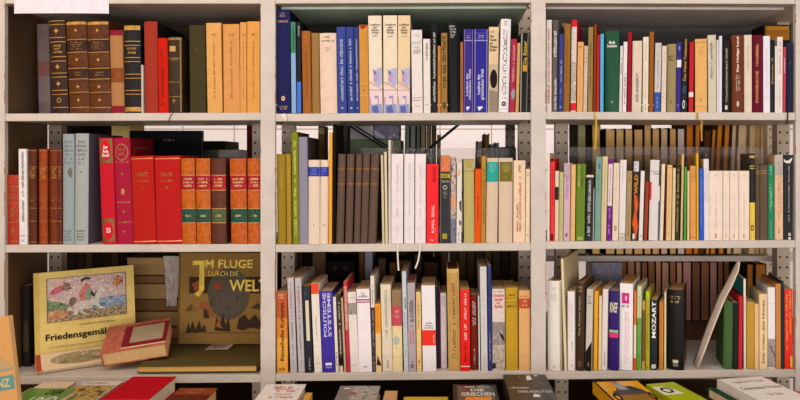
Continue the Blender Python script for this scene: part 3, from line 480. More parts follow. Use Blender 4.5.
B('R1', 682.3, 6.3, 35, -2, 'gloss:161719', 'black paperback with orange upright title', deco=[('T', 'Das Neue Testament', 'u', .34, .74, 39, 81, 'c88c3c'), ('s', (2, 8), 'u', .3, .8, 84, 95, '4c84a8'), ('m', (10, .6), 'h', .3, .7, 100, 109, 'dcd8d4')])
B('R1', 689.1, 5, 42, -.8, 'gloss:b41c26', 'red book with one white band', deco=[('b', 92.2, 97, 'dccfc4')])
B('R1', 694.9, 11.9, 39, .2, 'paper:d8a664', 'wide tan-yellow book with thin printed heading', deco=[('b', 41.6, 43.4, 'c08c54'), ('s', (4, 7), 'h', .25, .75, 47, 56, 'b08450'), ('s', (1, 2), 'h', .42, .58, 98.6, 101.6, '94683a'), ('b', 106.4, 106.9, 'b08450')])
B('R1', 707.6, 8.4, 35, .4, 'paper:c4bca6', 'tall grey-beige book with dark upright title', deco=[('s', (1, 14), 'u', .3, .56, 42, 79, '4c463c'), ('s', (1, 16), 'u', .68, .78, 44, 78, 'a49a86')])
B('R1', 716.4, 2.4, 40, .2, 'paper:d2cec8', 'very thin white booklet right of the grey-beige book', dep=.11)
B('R1', 719, 3.2, 36, -.3, 'gloss:d2cede', 'thin lilac-white booklet left of the black book', dep=.11)
B('R1', 722.4, 8.2, 41, 0, 'gloss:1c1a1c', 'black book with white square at its foot', hb=True, deco=[('s', (1, 20), 'u', .4, .62, 48, 102, 'b8a888'), ('p', .32, .62, 105.6, 109.6, 'd0c8b8')])
B('R1', 731.4, 12, 35, .1, 'gloss:683218', 'brown hardback with white upright title', hb=True, deco=[('T', 'Das Heilige Land', 'u', .42, .66, 37, 72, 'ece2da'), ('s', (2, 10), 'u', .36, .76, 73, 93, 'c8b4a8'), ('m', (8, .2), 'h', .42, .64, 101, 107, 'c8b4a8')])
B('R1', 743.9, 7.8, 35, .1, 'paper:d4c4b0', 'cream book between brown and maroon books', deco=[('s', (1, 10), 'u', .42, .62, 45, 70, 'a49480')])
B('R1', 752, 10.8, 35, -.3, 'cloth:62142a', 'maroon book with long gold upright title', hb=True, deco=[('T', 'HAUSBIBEL', 'u', .36, .6, 44, 66, 'gold:b88a4c'), ('T', 'EVANGELISCHE', 'u', .36, .6, 71, 103, 'gold:b88a4c')])
B('R1', 763.2, 6.8, 36, .1, 'paper:dcd7df', 'white book right of the maroon one', deco=[('s', (1, 12), 'u', .46, .56, 48, 96, 'a8a4b0')])
B('R1', 770.4, 4.3, 40, -.2, 'gloss:14161a', 'narrow black book with gold lettering', deco=[('s', (1, 8), 'u', .3, .7, 58, 84, 'gold:a48a4c')])
B('R1', 774.9, 2.2, 46, -.1, 'paper:dcd8d4', 'thin short white booklet beside the narrow black book', dep=.1)
B('R1', 777.2, 5.6, 37, -.4, 'paper:dcd0c8', 'white paperback with red upright lettering near the right end', deco=[('s', (1, 12), 'u', .36, .66, 42, 74, 'b05c5c'), ('s', (1, 12), 'u', .4, .6, 78, 108, 'b8a49c')])
B('R1', 783, 3.3, 47, -.6, 'gloss:ac3850', 'narrow rose book near the right end', deco=[('s', (1, 6), 'u', .3, .7, 58, 73, 'e0c4cc')])
B('R1', 786.6, 6.7, 43, -.2, 'cloth:24283e', 'plain navy book at the right end', hb=True, deco=[('s', (2, 5), 'h', .3, .7, 60, 66, '5c5848')])
# ---------------------------------------------------------------- right bay, middle shelf
B('R2', 547.2, 2.7, 153, -.4, 'paper:e0d4c8', 'tall thin cream booklet at the left end', d=.004, dep=.17, boards='paper:cdbfa8', yaw=13)
B('R2', 550, 4.8, 158.5, -.2, 'gloss:e02a2c', 'scarlet book with black marks at head and foot', dep=.15, boards='c81c1c', yaw=11, deco=[('p', .12, .88, 158.8, 161.6, '4c0c10'), ('s', (1, 14), 'u', .4, .7, 166, 205, '9c1418'), ('p', .2, .7, 234, 240.4, '3a1414')])
B('R2', 555, 4, 171, -.4, 'paper:d2c4ac', 'short beige paperback with black panel', d=.004, dep=.1, deco=[('b', 187, 200, '2c2622'), ('b', 200, 241, 'd8c0a8')])
B('R2', 559.3, 4.5, 172, -.8, 'paper:b9b27c', 'short pale olive book left of the mauve one', deco=[('s', (1, 12), 'u', .44, .6, 180, 230, '98905c')])
B('R2', 564, 6.6, 163, -.9, 'paper:c8a8b2', 'mauve book with swirling picture at the head', deco=[('b', 163.6, 175.6, ('dcccd4 a8949c c88c94', 110)), ('s', (1, 7), 'u', .24, .74, 176, 199, '946ca8'), ('m', (6, .3), 'h', .3, .7, 233, 237, '5c3474')])
B('R2', 571, 4.9, 164.5, -1, 'paper:dcb072', 'plain tan paperback right of the mauve book')
B('R2', 576.4, 9.4, 164, -1.2, 'gloss:5e7a14', 'olive-green paperback with yellowish upright lettering', deco=[('s', (1, 12), 'u', .22, .36, 166, 187, 'c8cc84'), ('s', (1, 8), 'u', .5, .76, 167, 187, '34480c'), ('s', (1, 5), 'h', .2, .8, 237, 240, 'c8d08c')])
B('R2', 586, 8, 175, -1.3, 'gloss:1f2024', 'black paperback with white handwritten-style title', deco=[('s', (1, 24), 'u', .3, .64, 180, 236, 'd0ccc6'), ('b', 175.2, 177.2, 'd8ccb8')])
B('R2', 593.4, 1.1, 188, -.8, 'paper:d8d4d0', 'very thin short white booklet beside black paperback', dep=.1)
B('R2', 596, 6.1, 157, -1.8, 'paper:76998a', 'sea-green book with small blue motif', deco=[('m', (8, .2), 'h', .4, .8, 163, 169, '3c6488'), ('s', (1, 10), 'u', .38, .6, 172, 194, '547464')])
B('R2', 602.3, 5.8, 156.5, -2, 'paper:cfbc90', 'sand-coloured book with fine upright lettering', deco=[('s', (1, 16), 'u', .42, .6, 164, 210, 'a08c60')])
B('R2', 608.3, 4.9, 159, -2, 'paper:dcc8c8', 'book with purple head and purple lower half', deco=[('b', 159, 164, '74208c'), ('b', 206, 241, '6e1c84'), ('s', (1, 10), 'u', .4, .6, 168, 202, '8c5c8c'), ('s', (1, 6), 'u', .3, .7, 208, 234, 'b480c0')], boards='4c1460', yaw=12)
B('R2', 613.4, 6.4, 163, -1.5, 'paper:dcc8b2', 'cream book with small square emblem', deco=[('s', (1, 14), 'u', .44, .58, 170, 216, 'c0a890'), ('m', (8, .5), 'h', .3, .7, 226, 231, '6c5c24')])
B('R2', 620, 6.8, 160, -1.6, 'gloss:d8cfce', 'white book with animal sketch at its foot', deco=[('s', (1, 14), 'u', .36, .5, 163, 184, 'a89c9c'), ('g', [(.0, 237), (.3, 235), (.7, 236), (.98, 234), (.98, 240), (.02, 240)], 'b8b0a0'), ('b', 233.6, 234.2, '5c5850')])
B('R2', 626.9, 5.4, 171, -1.6, 'cloth:a08a5e', 'short khaki book with red upright word', deco=[('s', (1, 4), 'u', .36, .66, 174, 181.4, 'b83c34'), ('s', (1, 12), 'u', .4, .6, 206, 236, '6c5c38')])
B('R2', 632.8, 7, 161, -2, ('241c1a 3a2c24', 80), 'black book with flame-orange picture and white face', deco=[('p', .16, .9, 161.4, 171.6, ('8c888c dcd8d8 4c484c', 220)), ('T', 'WILD', 'u', .3, .8, 175, 194, 'd8901c'), ('g', [(.3, 194), (.7, 196), (.98, 205), (.7, 214), (.98, 226), (.7, 241), (.5, 232), (.1, 224), (.45, 212)], 'd8541c'), ('m', (8,), 'h', .2, .55, 233, 240, 'dcd0c4')])
B('R2', 640.6, 4.2, 171, -2.2, 'gloss:dad4d0', 'white book right of the flame-orange picture', deco=[('s', (1, 3), 'h', .3, .7, 235, 237, '8c8480')])
B('R2', 645.3, 4, 182, -2.1, 'cloth:943e28', 'short brick-red book', dep=.1)
B('R2', 650.3, 10.4, 160, -1.8, 'gloss:d3cac6', 'wide greyish-white book with red patch', deco=[('b', 171, 171.6, '8a8488'), ('s', (1, 5), 'h', .3, .9, 173, 174.4, '5c5658'), ('p', .0, .18, 182, 200, 'd83c40'), ('p', .88, .99, 160.4, 186, '2c2a2c'), ('p', .88, .99, 201, 240, '3c587c')])
B('R2', 661.5, 3.8, 164, -2.2, 'paper:dfceae', 'cream book left of the thin dark red one', deco=[('s', (1, 14), 'u', .42, .6, 172, 220, 'bca884')])
B('R2', 665.6, 1.3, 166, -1.8, 'cloth:641420', 'very thin dark red booklet', dep=.11)
B('R2', 667.1, 5.4, 165, -1.4, 'paper:d8b27c', 'tan paperback right of the thin dark red booklet', deco=[('b', 167, 167.5, 'a88454'), ('s', (1, 14), 'u', .44, .58, 174, 218, 'b08c58'), ('s', (1, 1), 'h', .4, .6, 232, 235, '7c5c34')])
B('R2', 672.7, 3.2, 168, -1.1, 'paper:dcc69c', 'thin cream book left of the black-olive one', deco=[('s', (1, 12), 'u', .4, .6, 176, 226, 'b49c70')])
B('R2', 676.2, 4.5, 165, -1.6, 'gloss:2a2414', 'black-olive book with yellow upright lettering', deco=[('s', (1, 18), 'u', .26, .7, 169, 232, 'a89444')])
B('R2', 681.7, 2.5, 154, -1.6, 'paper:c8aa74', 'tall thin tan booklet', dep=.14)
B('R2', 684.4, 2.6, 167, -.8, 'gloss:44943e', 'thin green book', dep=.11)
B('R2', 687.2, 2.6, 171, -.2, 'paper:dcbc8a', 'short thin cream book right of the green one', dep=.1)
B('R2', 690, 5.9, 166, .2, 'paper:d4944e', 'orange-tan paperback left of the yellow sliver', deco=[('b', 169 + 2.4 * i, 169.5 + 2.4 * i, 'b0703a') for i in range(6)] + [('b', 237, 237.6, 'a0642c')])
B('R2', 696.3, 2.2, 153, .2, 'gloss:dca81c', 'tall thin yellow booklet', dep=.13)
B('R2', 698.8, 4.6, 168.5, .3, 'gloss:1c50c0', 'bright blue paperback', deco=[('s', (1, 18), 'u', .36, .64, 172, 226, '6c94dc')])
B('R2', 703.6, 5.3, 159, .3, 'paper:dcd2d2', 'white paperback with pink upright print, left of the set', deco=[('s', (2, 20), 'u', .3, .76, 162, 208, 'cc9ca4')])
for x, w, lab in ((709.1, 13.4, 'widest cream paperback of a matching set of four'), (722.8, 6.7, 'narrowest cream paperback of the set of four'), (729.7, 8.9, 'third cream paperback of the set, right of the narrowest'), (738.9, 10.3, 'last cream paperback of the set, beside black-and-yellow book')):
    B('R2', x, w, 171, -.1, 'paper:e2d0c0', lab, yaw=13, deco=[('s', (1, 2), 'h', .42, .58, 174, 176, 'c09484'), ('s', (1, 22), 'u', .46, .55, 192, 230, 'd09c88'), ('m', (8, .3), 'h', .42, .58, 233, 238.6, 'cc7860')])
B('R2', 749.4, 5.7, 153.5, .1, 'gloss:242220', 'book, black with gold stripes above and yellow below', hb=True, deco=[('b', 155.6, 158, 'gold:b09448'), ('b', 165.6, 166.6, 'gold:b09448'), ('b', 168, 169, 'gold:b09448'), ('b', 202.6, 241, 'paper:dcbc4c'), ('m', (12, .5), 'h', .2, .8, 225, 231, '4c4018'), ('s', (1, 3), 'h', .3, .7, 236, 237, '4c4018')])
B('R2', 755.4, 4, 165, 0, 'cloth:5e4e3c', 'narrow grey-brown cloth book', hb=True, deco=[('b', 171, 171.8, 'gold:947440'), ('b', 173, 173.8, 'gold:947440')])
B('R2', 759.6, 8.2, 165, .1, 'cloth:60503e', 'wider grey-brown cloth book left of the green one', hb=True, deco=[('b', 170.6, 171.6, 'gold:947440'), ('b', 173, 174, 'gold:947440')])
B('R2', 768, 6, 164.5, .1, 'gloss:157c50', 'green paperback with white upright lettering', deco=[('s', (1, 6), 'u', .3, .6, 166, 175, 'a0d0b8'), ('s', (2, 12), 'u', .3, .76, 182, 212, 'b8dcc8'), ('s', (1, 10), 'u', .36, .6, 220, 238, '7cb49c')])
B('R2', 774.6, 8.3, 155, .1, 'paper:dcb492', 'book, grey above and peach below, with dark upright title', deco=[('b', 155.2, 175.6, 'paper:b2a89e'), ('s', (1, 20), 'u', .42, .56, 160, 220, '5c4c40'), ('s', (1, 16), 'u', .7, .8, 166, 214, 'a07c64'), ('m', (10, .4), 'h', .38, .62, 228, 234, 'a88c74')])
B('R2', 783.8, 9.2, 155, -.2, 'gloss:19191b', 'black book with torn white paper at its head', deco=[('g', [(.0, 159), (.3, 161), (.6, 160), (.9, 157.6), (.9, 159.6), (.66, 163.6), (.5, 163), (.3, 163.4), (0, 161.4)], 'd8d0cc'), ('s', (1, 18), 'u', .5, .62, 166, 222, 'b0aca8'), ('s', (1, 1), 'h', .5, .8, 232, 236, 'd8d4d0'), ('m', (6,), 'h', .5, .8, 237, 240, 'd8d4d0')], yaw=8)
# ---------------------------------------------------------------- right bay, lower shelf
B('R3', 546.2, 14.8, 281, .5, 'gloss:e0d8ce', 'wide white hardback with faint grey heading', hb=True, yaw=20, deco=[('s', (3, 7), 'h', .3, .72, 287, 291.4, 'bcb4ac'), ('s', (4, 8), 'h', .2, .85, 293.6, 302, 'b8b0a8'), ('s', (1, 3), 'h', .42, .62, 366, 368, '9a9288'), ('g', [(.93, 282), (.985, 282), (.985, 370), (.93, 370)], '8a8a2c')])
B('R3', 560.4, 3.1, 259, 3.6, 'paper:d9c7a0', 'tall cream brochure leaning left above its neighbours', dep=.19, boards='paper:c9b68c', yaw=30)
B('R3', 567, 7.8, 291.5, .2, 'gloss:e4dcd8', 'white paperback with small red upright print', deco=[('s', (1, 8), 'u', .2, .34, 301, 340, 'cc8c8c'), ('s', (1, 12), 'u', .56, .7, 302, 338, 'b0a8a4'), ('s', (1, 4), 'u', .56, .74, 342, 351, '3c3836'), ('s', (1, 1), 'h', .5, .75, 363, 367, 'b8b0ac')], yaw=20)
B('R3', 575.6, 9.2, 283, -.7, 'gloss:3c2c1e', 'dark brown hardback with gold upright title', hb=True, yaw=22, deco=[('s', (1, 5), 'h', .2, .7, 286.4, 288.4, 'gold:b0986c'), ('s', (1, 5), 'h', .2, .7, 290, 292, 'gold:b0986c'), ('T', 'The Roman Empire', 'u', .32, .6, 296, 336, 'gold:b0986c'), ('m', (10, .6), 'h', .3, .7, 361, 367, DG)], page='pages:a87848')
B('R3', 586.4, 6.9, 289, -1.6, 'paper:c6beb4', 'grey-white book with black slanting foot', yaw=22, deco=[('s', (3, 5), 'h', .1, .9, 296, 305, '2c2826'), ('g', [(.02, 352), (.98, 341), (.98, 371), (.02, 371)], '1a1614'), ('m', (10,), 'h', .3, .7, 362, 367, '7c4c40'), ('s', (1, 4), 'h', .2, .7, 336, 337, 'b08c88')])
B('R3', 594, 4.4, 291, -1, 'gloss:dca024', 'yellow book right of the slanting-foot book', yaw=22, page='pages:8c6024')
B('R3', 598.8, 3.2, 296, -.8, 'paper:e0c8a4', 'narrow cream book right of the yellow one', yaw=20)
B('R3', 602.4, 6, 289, -1.4, 'gloss:dad0ce', 'white book left of the purple paperback', yaw=22, deco=[('s', (1, 6), 'u', .4, .64, 351, 366, '4c4644')])
B('R3', 608.9, 10, 291, -.4, 'gloss:301864', 'purple book with cream name, green and pink stripes', yaw=22, deco=[('T', 'KNEF', 'h', .08, .92, 302.6, 312.6, 'e0d4b8'), ('b', 330, 332.6, '84bc9c'), ('b', 332.8, 337.8, 'd83474')], page='pages:8a7a6c')
B('R3', 619.4, 14, 283.5, -.6, 'gloss:eae2e2', 'wide white paperback with magenta square', yaw=24, deco=[('p', .16, .72, 293, 303.6, 'cc2c80'), ('m', (6,), 'h', .4, .56, 295.6, 301, 'ecc8d8'), ('s', (1, 5), 'h', .16, .7, 304.6, 307.6, '2c3868'), ('s', (1, 14), 'u', .4, .52, 312, 364, 'd8a0c0'), ('s', (1, 20), 'u', .62, .7, 312, 360, 'b8a8b0')], page='pages:b0804a')
B('R3', 633.9, 2.8, 291, -.6, 'gloss:e07030', 'thin orange and white book right of the magenta square', yaw=22, deco=[('b', 325, 358, 'e8d8c8'), ('b', 358, 371, 'dc5c18')])
B('R3', 637, 4.8, 286, -.9, 'paper:c2cca4', 'tall book, pale green above and grass green below', yaw=24, deco=[('b', 318, 371, 'paper:5e9c3c'), ('s', (1, 8), 'u', .3, .6, 296, 330, '8ca06c'), ('s', (1, 5), 'u', .4, .6, 354, 364, '24441c')])
B('R3', 641.9, 3.4, 301, -.5, 'paper:c09450', 'short tan book right of the two-tone green one', yaw=20, deco=[('b', 310, 361, '6c5030')])
B('R3', 645.4, 4.5, 291.5, -.2, 'gloss:a8a222', 'olive-yellow book with lime head', yaw=22, deco=[('b', 291.6, 298, 'a8c418'), ('s', (1, 6), 'u', .3, .7, 310, 350, '7c7810'), ('s', (1, 1), 'h', .3, .6, 366, 368, '5c2c14')])
B('R3', 650.4, 7.2, 300, -.4, 'gloss:23292c', 'black paperback with bold white upright name', yaw=22, deco=[('T', 'MOZART', 'u', .2, .8, 301.6, 338, 'eceae6'), ('g', [(.15, 365), (.8, 364), (.85, 368), (.2, 369)], 'c8c4be')])
B('R3', 658.9, 4.8, 302, -.2, 'paper:c07830', 'short orange-brown book', yaw=20)
B('R3', 664.2, 2, 292, -.2, 'paper:d8d2a8', 'very thin pale green booklet left of the thick black book', dep=.12, yaw=18)
B('R3', 667, 17, 290, 0, 'gloss:16120f', 'thick black hardback with gold heading and white crest', hb=True, yaw=20, dep=.13, deco=[('s', (2, 6), 'h', .12, .86, 296, 300, 'gold:c0a068'), ('s', (1, 5), 'h', .2, .74, 300.6, 303, 'gold:c0a068'), ('g', [(.32, 359.6), (.4, 360.6), (.5, 359.6), (.6, 360.6), (.68, 359.6), (.66, 363), (.34, 363)], 'd0c4b4'), ('b', 364, 364.3, '16120f'), ('g', [(.34, 363.6), (.66, 363.6), (.66, 366.6), (.34, 366.6)], '7c746a')], page='pages:a07850')
B('R3', 724.4, 9, 302, -.8, 'cloth:445f38', 'plain green cloth book against the leaning card', hb=True, yaw=16)
B('R3', 733.6, 4.8, 303, -.4, 'cloth:1f271f', 'narrow black-green book beside the plain green one', yaw=16)
B('R3', 739, 4, 296, -.6, 'cloth:bc2430', 'narrow red book standing forward of its neighbours', d=.002, yaw=16, page='pages:5c1c18')
B('R3', 743.4, 2.6, 279, .2, 'paper:dcd0b8', 'tall thin booklet with teal boards', dep=.16, boards='1e8088', yaw=12)
B('R3', 746.4, 7.8, 302, .2, 'cloth:b88e3a', 'mustard-brown book right of the teal booklet', yaw=14)
B('R3', 754.5, 4.3, 304, .2, 'paper:dcb47e', 'narrow tan book right of the mustard one', yaw=14)
B('R3', 759.3, 8, 294, .2, 'paper:dfc294', 'cream book with dark blackletter upright title', yaw=12, deco=[('T', 'Die Oden des Horaz', 'u', .36, .64, 300, 363, '4c3c28')])
B('R3', 767.7, 7.4, 287.5, .2, 'gloss:e0dad8', 'white book with grey picture at its foot', yaw=10, deco=[('b', 339, 367.4, ('b0a8a4 8a8480 c8c0bc', 70)), ('g', [(.1, 346), (.6, 352), (.98, 358), (.98, 354), (.5, 346)], '6c6662'), ('b', 303, 303.4, 'c8b8b4')])
B('R3', 775.6, 5.2, 284, .2, 'paper:c08040', 'tan-orange book near the right end', yaw=6, dep=.16, page='pages:7c4c20')
B('R3', 781.3, 2.6, 281, .2, 'cloth:26343f', 'thin slate-blue book left of the red one', yaw=6, dep=.14)
B('R3', 784.5, 8.1, 289.5, .2, 'gloss:d82c1e', 'red paperback with yellow upright words at the right end', yaw=6, deco=[('s', (1, 12), 'u', .16, .38, 294, 350, 'dca03c'), ('s', (1, 10), 'u', .6, .8, 291, 334, 'dcb03c'), ('p', .7, .98, 356, 367.4, 'dcb03c')])
# ================================================================== the shelving
def box(name, x0, x1, y0, y1, z0, z1, material, parent=None, bev=0.0, origin=None):
    o0 = Vector(origin) if origin else Vector((0, 0, 0)); bm = bmesh.new()
    bx(bm, x0 - o0.x, x1 - o0.x, y0 - o0.y, y1 - o0.y, z0 - o0.z, z1 - o0.z, bev)
    o = frombm(name, bm, M(material), parent); o.location = o0; return o
PAINT = 'cdbdac'
POSTM = steel('painted_post', 'c6bab0', rust=.035); SHELFM = steel('painted_shelf', 'c4b8ac'); HOLEM = steel('perforated_post', 'b9a48e', holes=True)
PANELM = steel('painted_panel', '684c30'); GREENM = steel('green_underside', 'c0dac4'); GREYM = steel('grey_underside', 'ccc5bf')
unit = empty('metal_bookshelf', (0, 0, 0)); tag(unit, 'off-white painted steel bookshelf of three bays with rusty posts', 'bookshelf')
def channel(name, xc, y0, w, dp, z0, z1, material, parent, back=False):
    bm = bmesh.new(); t = .002
    ya, yb = (y0, y0 + t)
    bx(bm, -w / 2, w / 2, ya, yb, z0, z1)
    for s in (-1, 1):
        xs = sorted((s * w / 2, s * (w / 2 - t))); bx(bm, xs[0], xs[1], yb, yb + dp, z0, z1)
    o = frombm(name, bm, material, parent); o.location = (xc, 0, 0); return o
PW = 14.6 * U
for xc in (-2.2, 268.05, 538.3, 802.6): channel('front_post', PX(xc), -.002, PW, .012, 0, 2.0, POSTM, unit)
for xc in (55, 258.5, 288, 525, 562, 783.5): channel('rear_post', PX(xc, .245), .245, 12.6 * U * 1.136, .03, 0, 2.0, HOLEM, unit)
TH = 7.6 * U
def shelf(key_or_z, xl, xr, y0, y1, parent, material, exl=0, exr=0, lip=True, th=None, under=None):
    if isinstance(key_or_z, str):
        a = SHELF[key_or_z]; zl, zr = PZ(shelf_y(key_or_z, xl)), PZ(shelf_y(key_or_z, xr))
    else: zl = zr = key_or_z
    X0, X1 = PX(xl), PX(xr); th = th or TH; bm = bmesh.new(); k = (zr - zl) / (X1 - X0)
    bx(bm, X0 + .0003, X1 - .0003, y0, y0 + .03, -th, 0, .0012)
    bx(bm, X0 - exl, X1 + exr, y0 + .03, y1, -th * .9, 0)
    for v in bm.verts: v.co.z += zl + k * (v.co.x - X0)
    o = frombm('shelf', bm, material, parent)
    if under:
        bm = bmesh.new(); bx(bm, X0 + .004, X1 - .004, y0 + .05, y1 - .004, -th - .004, -th * .88)
        for v in bm.verts: v.co.z += zl + k * (v.co.x - X0)
        frombm('stiffener', bm, under, o)
    return o
SPAN = {'L': (4.9, 260.8, .012, 0), 'C': (275.3, 531.1, 0, 0), 'R': (545.5, 795.4, 0, .11)}
for b_, (xl, xr, el, er) in SPAN.items():
    for r_ in '0123':
        shelf(b_ + r_, xl, xr, 0, .30, unit, SHELFM, el, er, under=(GREENM if b_ + r_ == 'C0' else GREYM if b_ + r_ == 'R0' else None))
    for z in (.7375, .42, .1): shelf(z, xl, xr, 0, .30, unit, SHELFM, el, er)
bm = bmesh.new(); a, c = extr(bm, [(-1.0995, .034), (-1.1145, .245), (-1.1165, .245), (-1.1015, .034)], 0, 2.0); bm.faces.new(a); bm.faces.new(c)
frombm('side_panel', bm, PANELM, unit)
# second unit, back to back
rear = empty('metal_bookshelf', (0, .315, 0)); tag(rear, 'second steel bookshelf standing back to back behind the three-bay one', 'bookshelf')
RZ = 1.247
def rshelf(z, xl, xr, m=PANELM):
    bm = bmesh.new(); bx(bm, PX(xl, .315), PX(xr, .315), 0, .42, z - .016, z, .001); frombm('shelf', bm, m, rear)
for xl, xr in ((2, 268), (268.6, 540), (540.6, 800)):
    for z in (1.99, 1.66, .968, .7375, .1): rshelf(z, xl, xr)
rshelf(RZ, 2, 268); rshelf(RZ, 268.6, 540); rshelf(1.218, 540.6, 800, SHELFM)
for xl, xr, c in ((2, 267, 'steel:2a221b'), (269, 539, 'steel:232722'), (541, 800, 'steel:4a4846')):
    bm = bmesh.new(); bx(bm, PX(xl, .33), PX(xr, .33), .012, .014, 1.665, 1.97); frombm('dark_backing', bm, M(c), rear)  # dark sheets added for the darkness behind the upper shelves
for xl, xr in ((2, 268), (268.6, 540), (540.6, 800)):
    bm = bmesh.new(); bx(bm, PX(xl, .7), PX(xr, .7), .395, .397, .74, .95); frombm('dark_backing', bm, M('steel:3a2c20'), rear)  # dark sheet added to imitate the shade below the lower shelf
for xc in (2, 268, 510, 540, 767, 799):
    bm = bmesh.new(); bx(bm, -.017, .017, .40, .402, 0, 2.0); o = frombm('post', bm, HOLEM, rear); o.location = (PX(xc, .72), 0, 0)
def bar(name, p, q, Y, w, t, material, parent):
    P, Q = Vector((PX(p[0], Y), 0, PZ(p[1], Y))), Vector((PX(q[0], Y), 0, PZ(q[1], Y))); d = (Q - P); n = Vector((-d.z, 0, d.x)).normalized() * w / 2
    bm = bmesh.new(); f = [bm.verts.new((v.x, yy, v.z)) for yy in (Y - .315, Y - .315 + t) for v in (P - n, Q - n, Q + n, P + n)]
    for i in ((0, 1, 2, 3), (7, 6, 5, 4), (0, 4, 5, 1), (1, 5, 6, 2), (2, 6, 7, 3), (3, 7, 4, 0)): bm.faces.new([f[j] for j in i])
    return frombm(name, bm, material, parent)
DK = M('steel:24211e')
bar('cross_brace', (342, 121), (470, 202), .304, .0055, .003, DK, rear); bar('cross_brace', (347.5, 121), (474, 201), .304, .0045, .003, DK, rear)
bar('cross_brace', (463, 121), (362, 203), .309, .008, .003, DK, rear)
# clear plastic back sheets on the middle shelves
def plastic():
    m = bpy.data.materials.new('clear_plastic'); m.use_nodes = True; nt = m.node_tree; nt.nodes.clear(); L = nt.links
    o = nt.nodes.new('ShaderNodeOutputMaterial'); t = nt.nodes.new('ShaderNodeBsdfTransparent'); t.inputs[0].default_value = (.93, .91, .9, 1)
    g = nt.nodes.new('ShaderNodeBsdfGlossy'); g.inputs['Roughness'].default_value = .06; d = nt.nodes.new('ShaderNodeBsdfDiffuse'); d.inputs[0].default_value = (.75, .7, .66, 1)
    a = nt.nodes.new('ShaderNodeMixShader'); a.inputs[0].default_value = .06; b = nt.nodes.new('ShaderNodeMixShader'); b.inputs[0].default_value = .004
    L.new(t.outputs[0], a.inputs[1]); L.new(d.outputs[0], a.inputs[2]); L.new(a.outputs[0], b.inputs[1]); L.new(g.outputs[0], b.inputs[2]); L.new(b.outputs[0], o.inputs[0]); return m
PLAS = plastic()
for k_, x0, x1, yt, nm in (('L2', 62, 247, 150, 'left'), ('C2', 296, 517, 148.2, 'middle'), ('R2', 570, 776, 147, 'right')):
    Y = .288; zb = max(PZ(shelf_y(k_, SPAN[k_[0]][0])), PZ(shelf_y(k_, SPAN[k_[0]][1]))) + .0006
    X0, X1 = PX(x0, Y), PX(x1, Y)
    o = box('plastic_sheet', X0, X1, Y, Y + .003, zb, PZ(yt, Y), PLAS, None, 0, (0.5 * (X0 + X1), Y, zb)); tag(o, 'clear plastic sheet standing behind the books of the %s bay middle shelf' % nm, 'plastic sheet')
# ================================================================== things at the back
BROWNS = ('5c4228', '6b4c2c', '4e3822', '74532f', '5a4630', '664a34')
GAIN = [1.0]
def gain(h):
    v = [int(h[i:i+2], 16) for i in (0, 2, 4)]; k = min(GAIN[0], 225 / max(v)); return ''.join('%02x' % int(c * k) for c in v)
def foredge(x0, x1, yt, Y, zb, col, label, group, dxb=0, dep=.14, board=None):
    s = (CAMD + Y) / CAMD; W = (x1 - x0) * U * s - .0006; h0 = PZ(yt, Y) - zb; h0 = min(h0, .258) if zb < 1 else h0; lean = math.atan2(-dxb * U * s, h0); h = h0 / math.cos(lean) - W / 2 * abs(math.sin(lean))
    root = empty('book', (PX(x0 + dxb + (x1 - x0) / 2, Y), Y, zb + W / 2 * abs(math.sin(lean)) + .0004), (0, lean, 0)); tag(root, label, 'book', group)
    t = min(.0013, W * .12); bm = bmesh.new()
    for a_, b_ in ((-W / 2, -W / 2 + t), (W / 2 - t, W / 2)): bx(bm, a_, b_, 0, dep, 0, h)
    bx(bm, -W / 2, W / 2, dep - .002, dep, 0, h); frombm('cover', bm, M('cloth:' + (board or '2e2218')), root)
    bm = bmesh.new(); bx(bm, -W / 2 + t, W / 2 - t, .003, dep - .002, .003, h - .003); frombm('page_block', bm, M('pages:' + gain(col)), root); return root
# right bay, seen above the middle shelf
g = 'books with fore-edges out behind the right bay middle shelf'; lab = 'brown fore-edge of a book behind the plastic, right bay middle shelf'
GAIN[0] = 2.3
for x0, x1, c in ((577.5, 586, '4a4632'), (592, 600.5, '6a5434'), (605.5, 615.2, '6e5838'), (616, 624.2, '75603c'), (625, 633, '705a3a'), (634, 643.2, '72593a'), (644.2, 651.4, '6b5434'), (652.2, 659.8, '745a38'), (660.8, 668, '8a7258'), (669.6, 676.6, '6a5030'), (677.4, 685, '8e8078')):
    foredge(x0, x1, 128.8 if 604 < x0 < 643 else 128 if x0 > 650 else 118, .335, 1.218, c, lab, g)
g2 = 'leaning books behind the right bay middle shelf'; lab2 = 'leaning brown or cream book behind the cream set, right bay middle shelf'
for x0, x1, yt, c, dx in ((686.5, 693.6, 118, '6a3a10', -1), (695.6, 700.6, 118, '7a4a18', -2), (705.4, 711, 130, '2a1a0c', -7), (712.6, 716.4, 129, '7c5020', -7), (718.2, 723.6, 117, '70440f', -8), (725.4, 730.8, 117, '7a4a18', -7), (732.6, 737.6, 118, 'c0a684', -6), (739.4, 747.4, 118, 'd0b48c', -6), (750, 756, 118, 'd8b888', -1), (756.6, 760, 118, 'b88a4c', -1), (760.8, 764.6, 118, 'd8bc8c', -.5), (765.2, 767.6, 118, 'd0b488', -.5)):
    foredge(x0, x1, yt, .335, 1.218, c, lab2, g2, dx, board='6a4420' if x0 < 733 else 'd8c094')
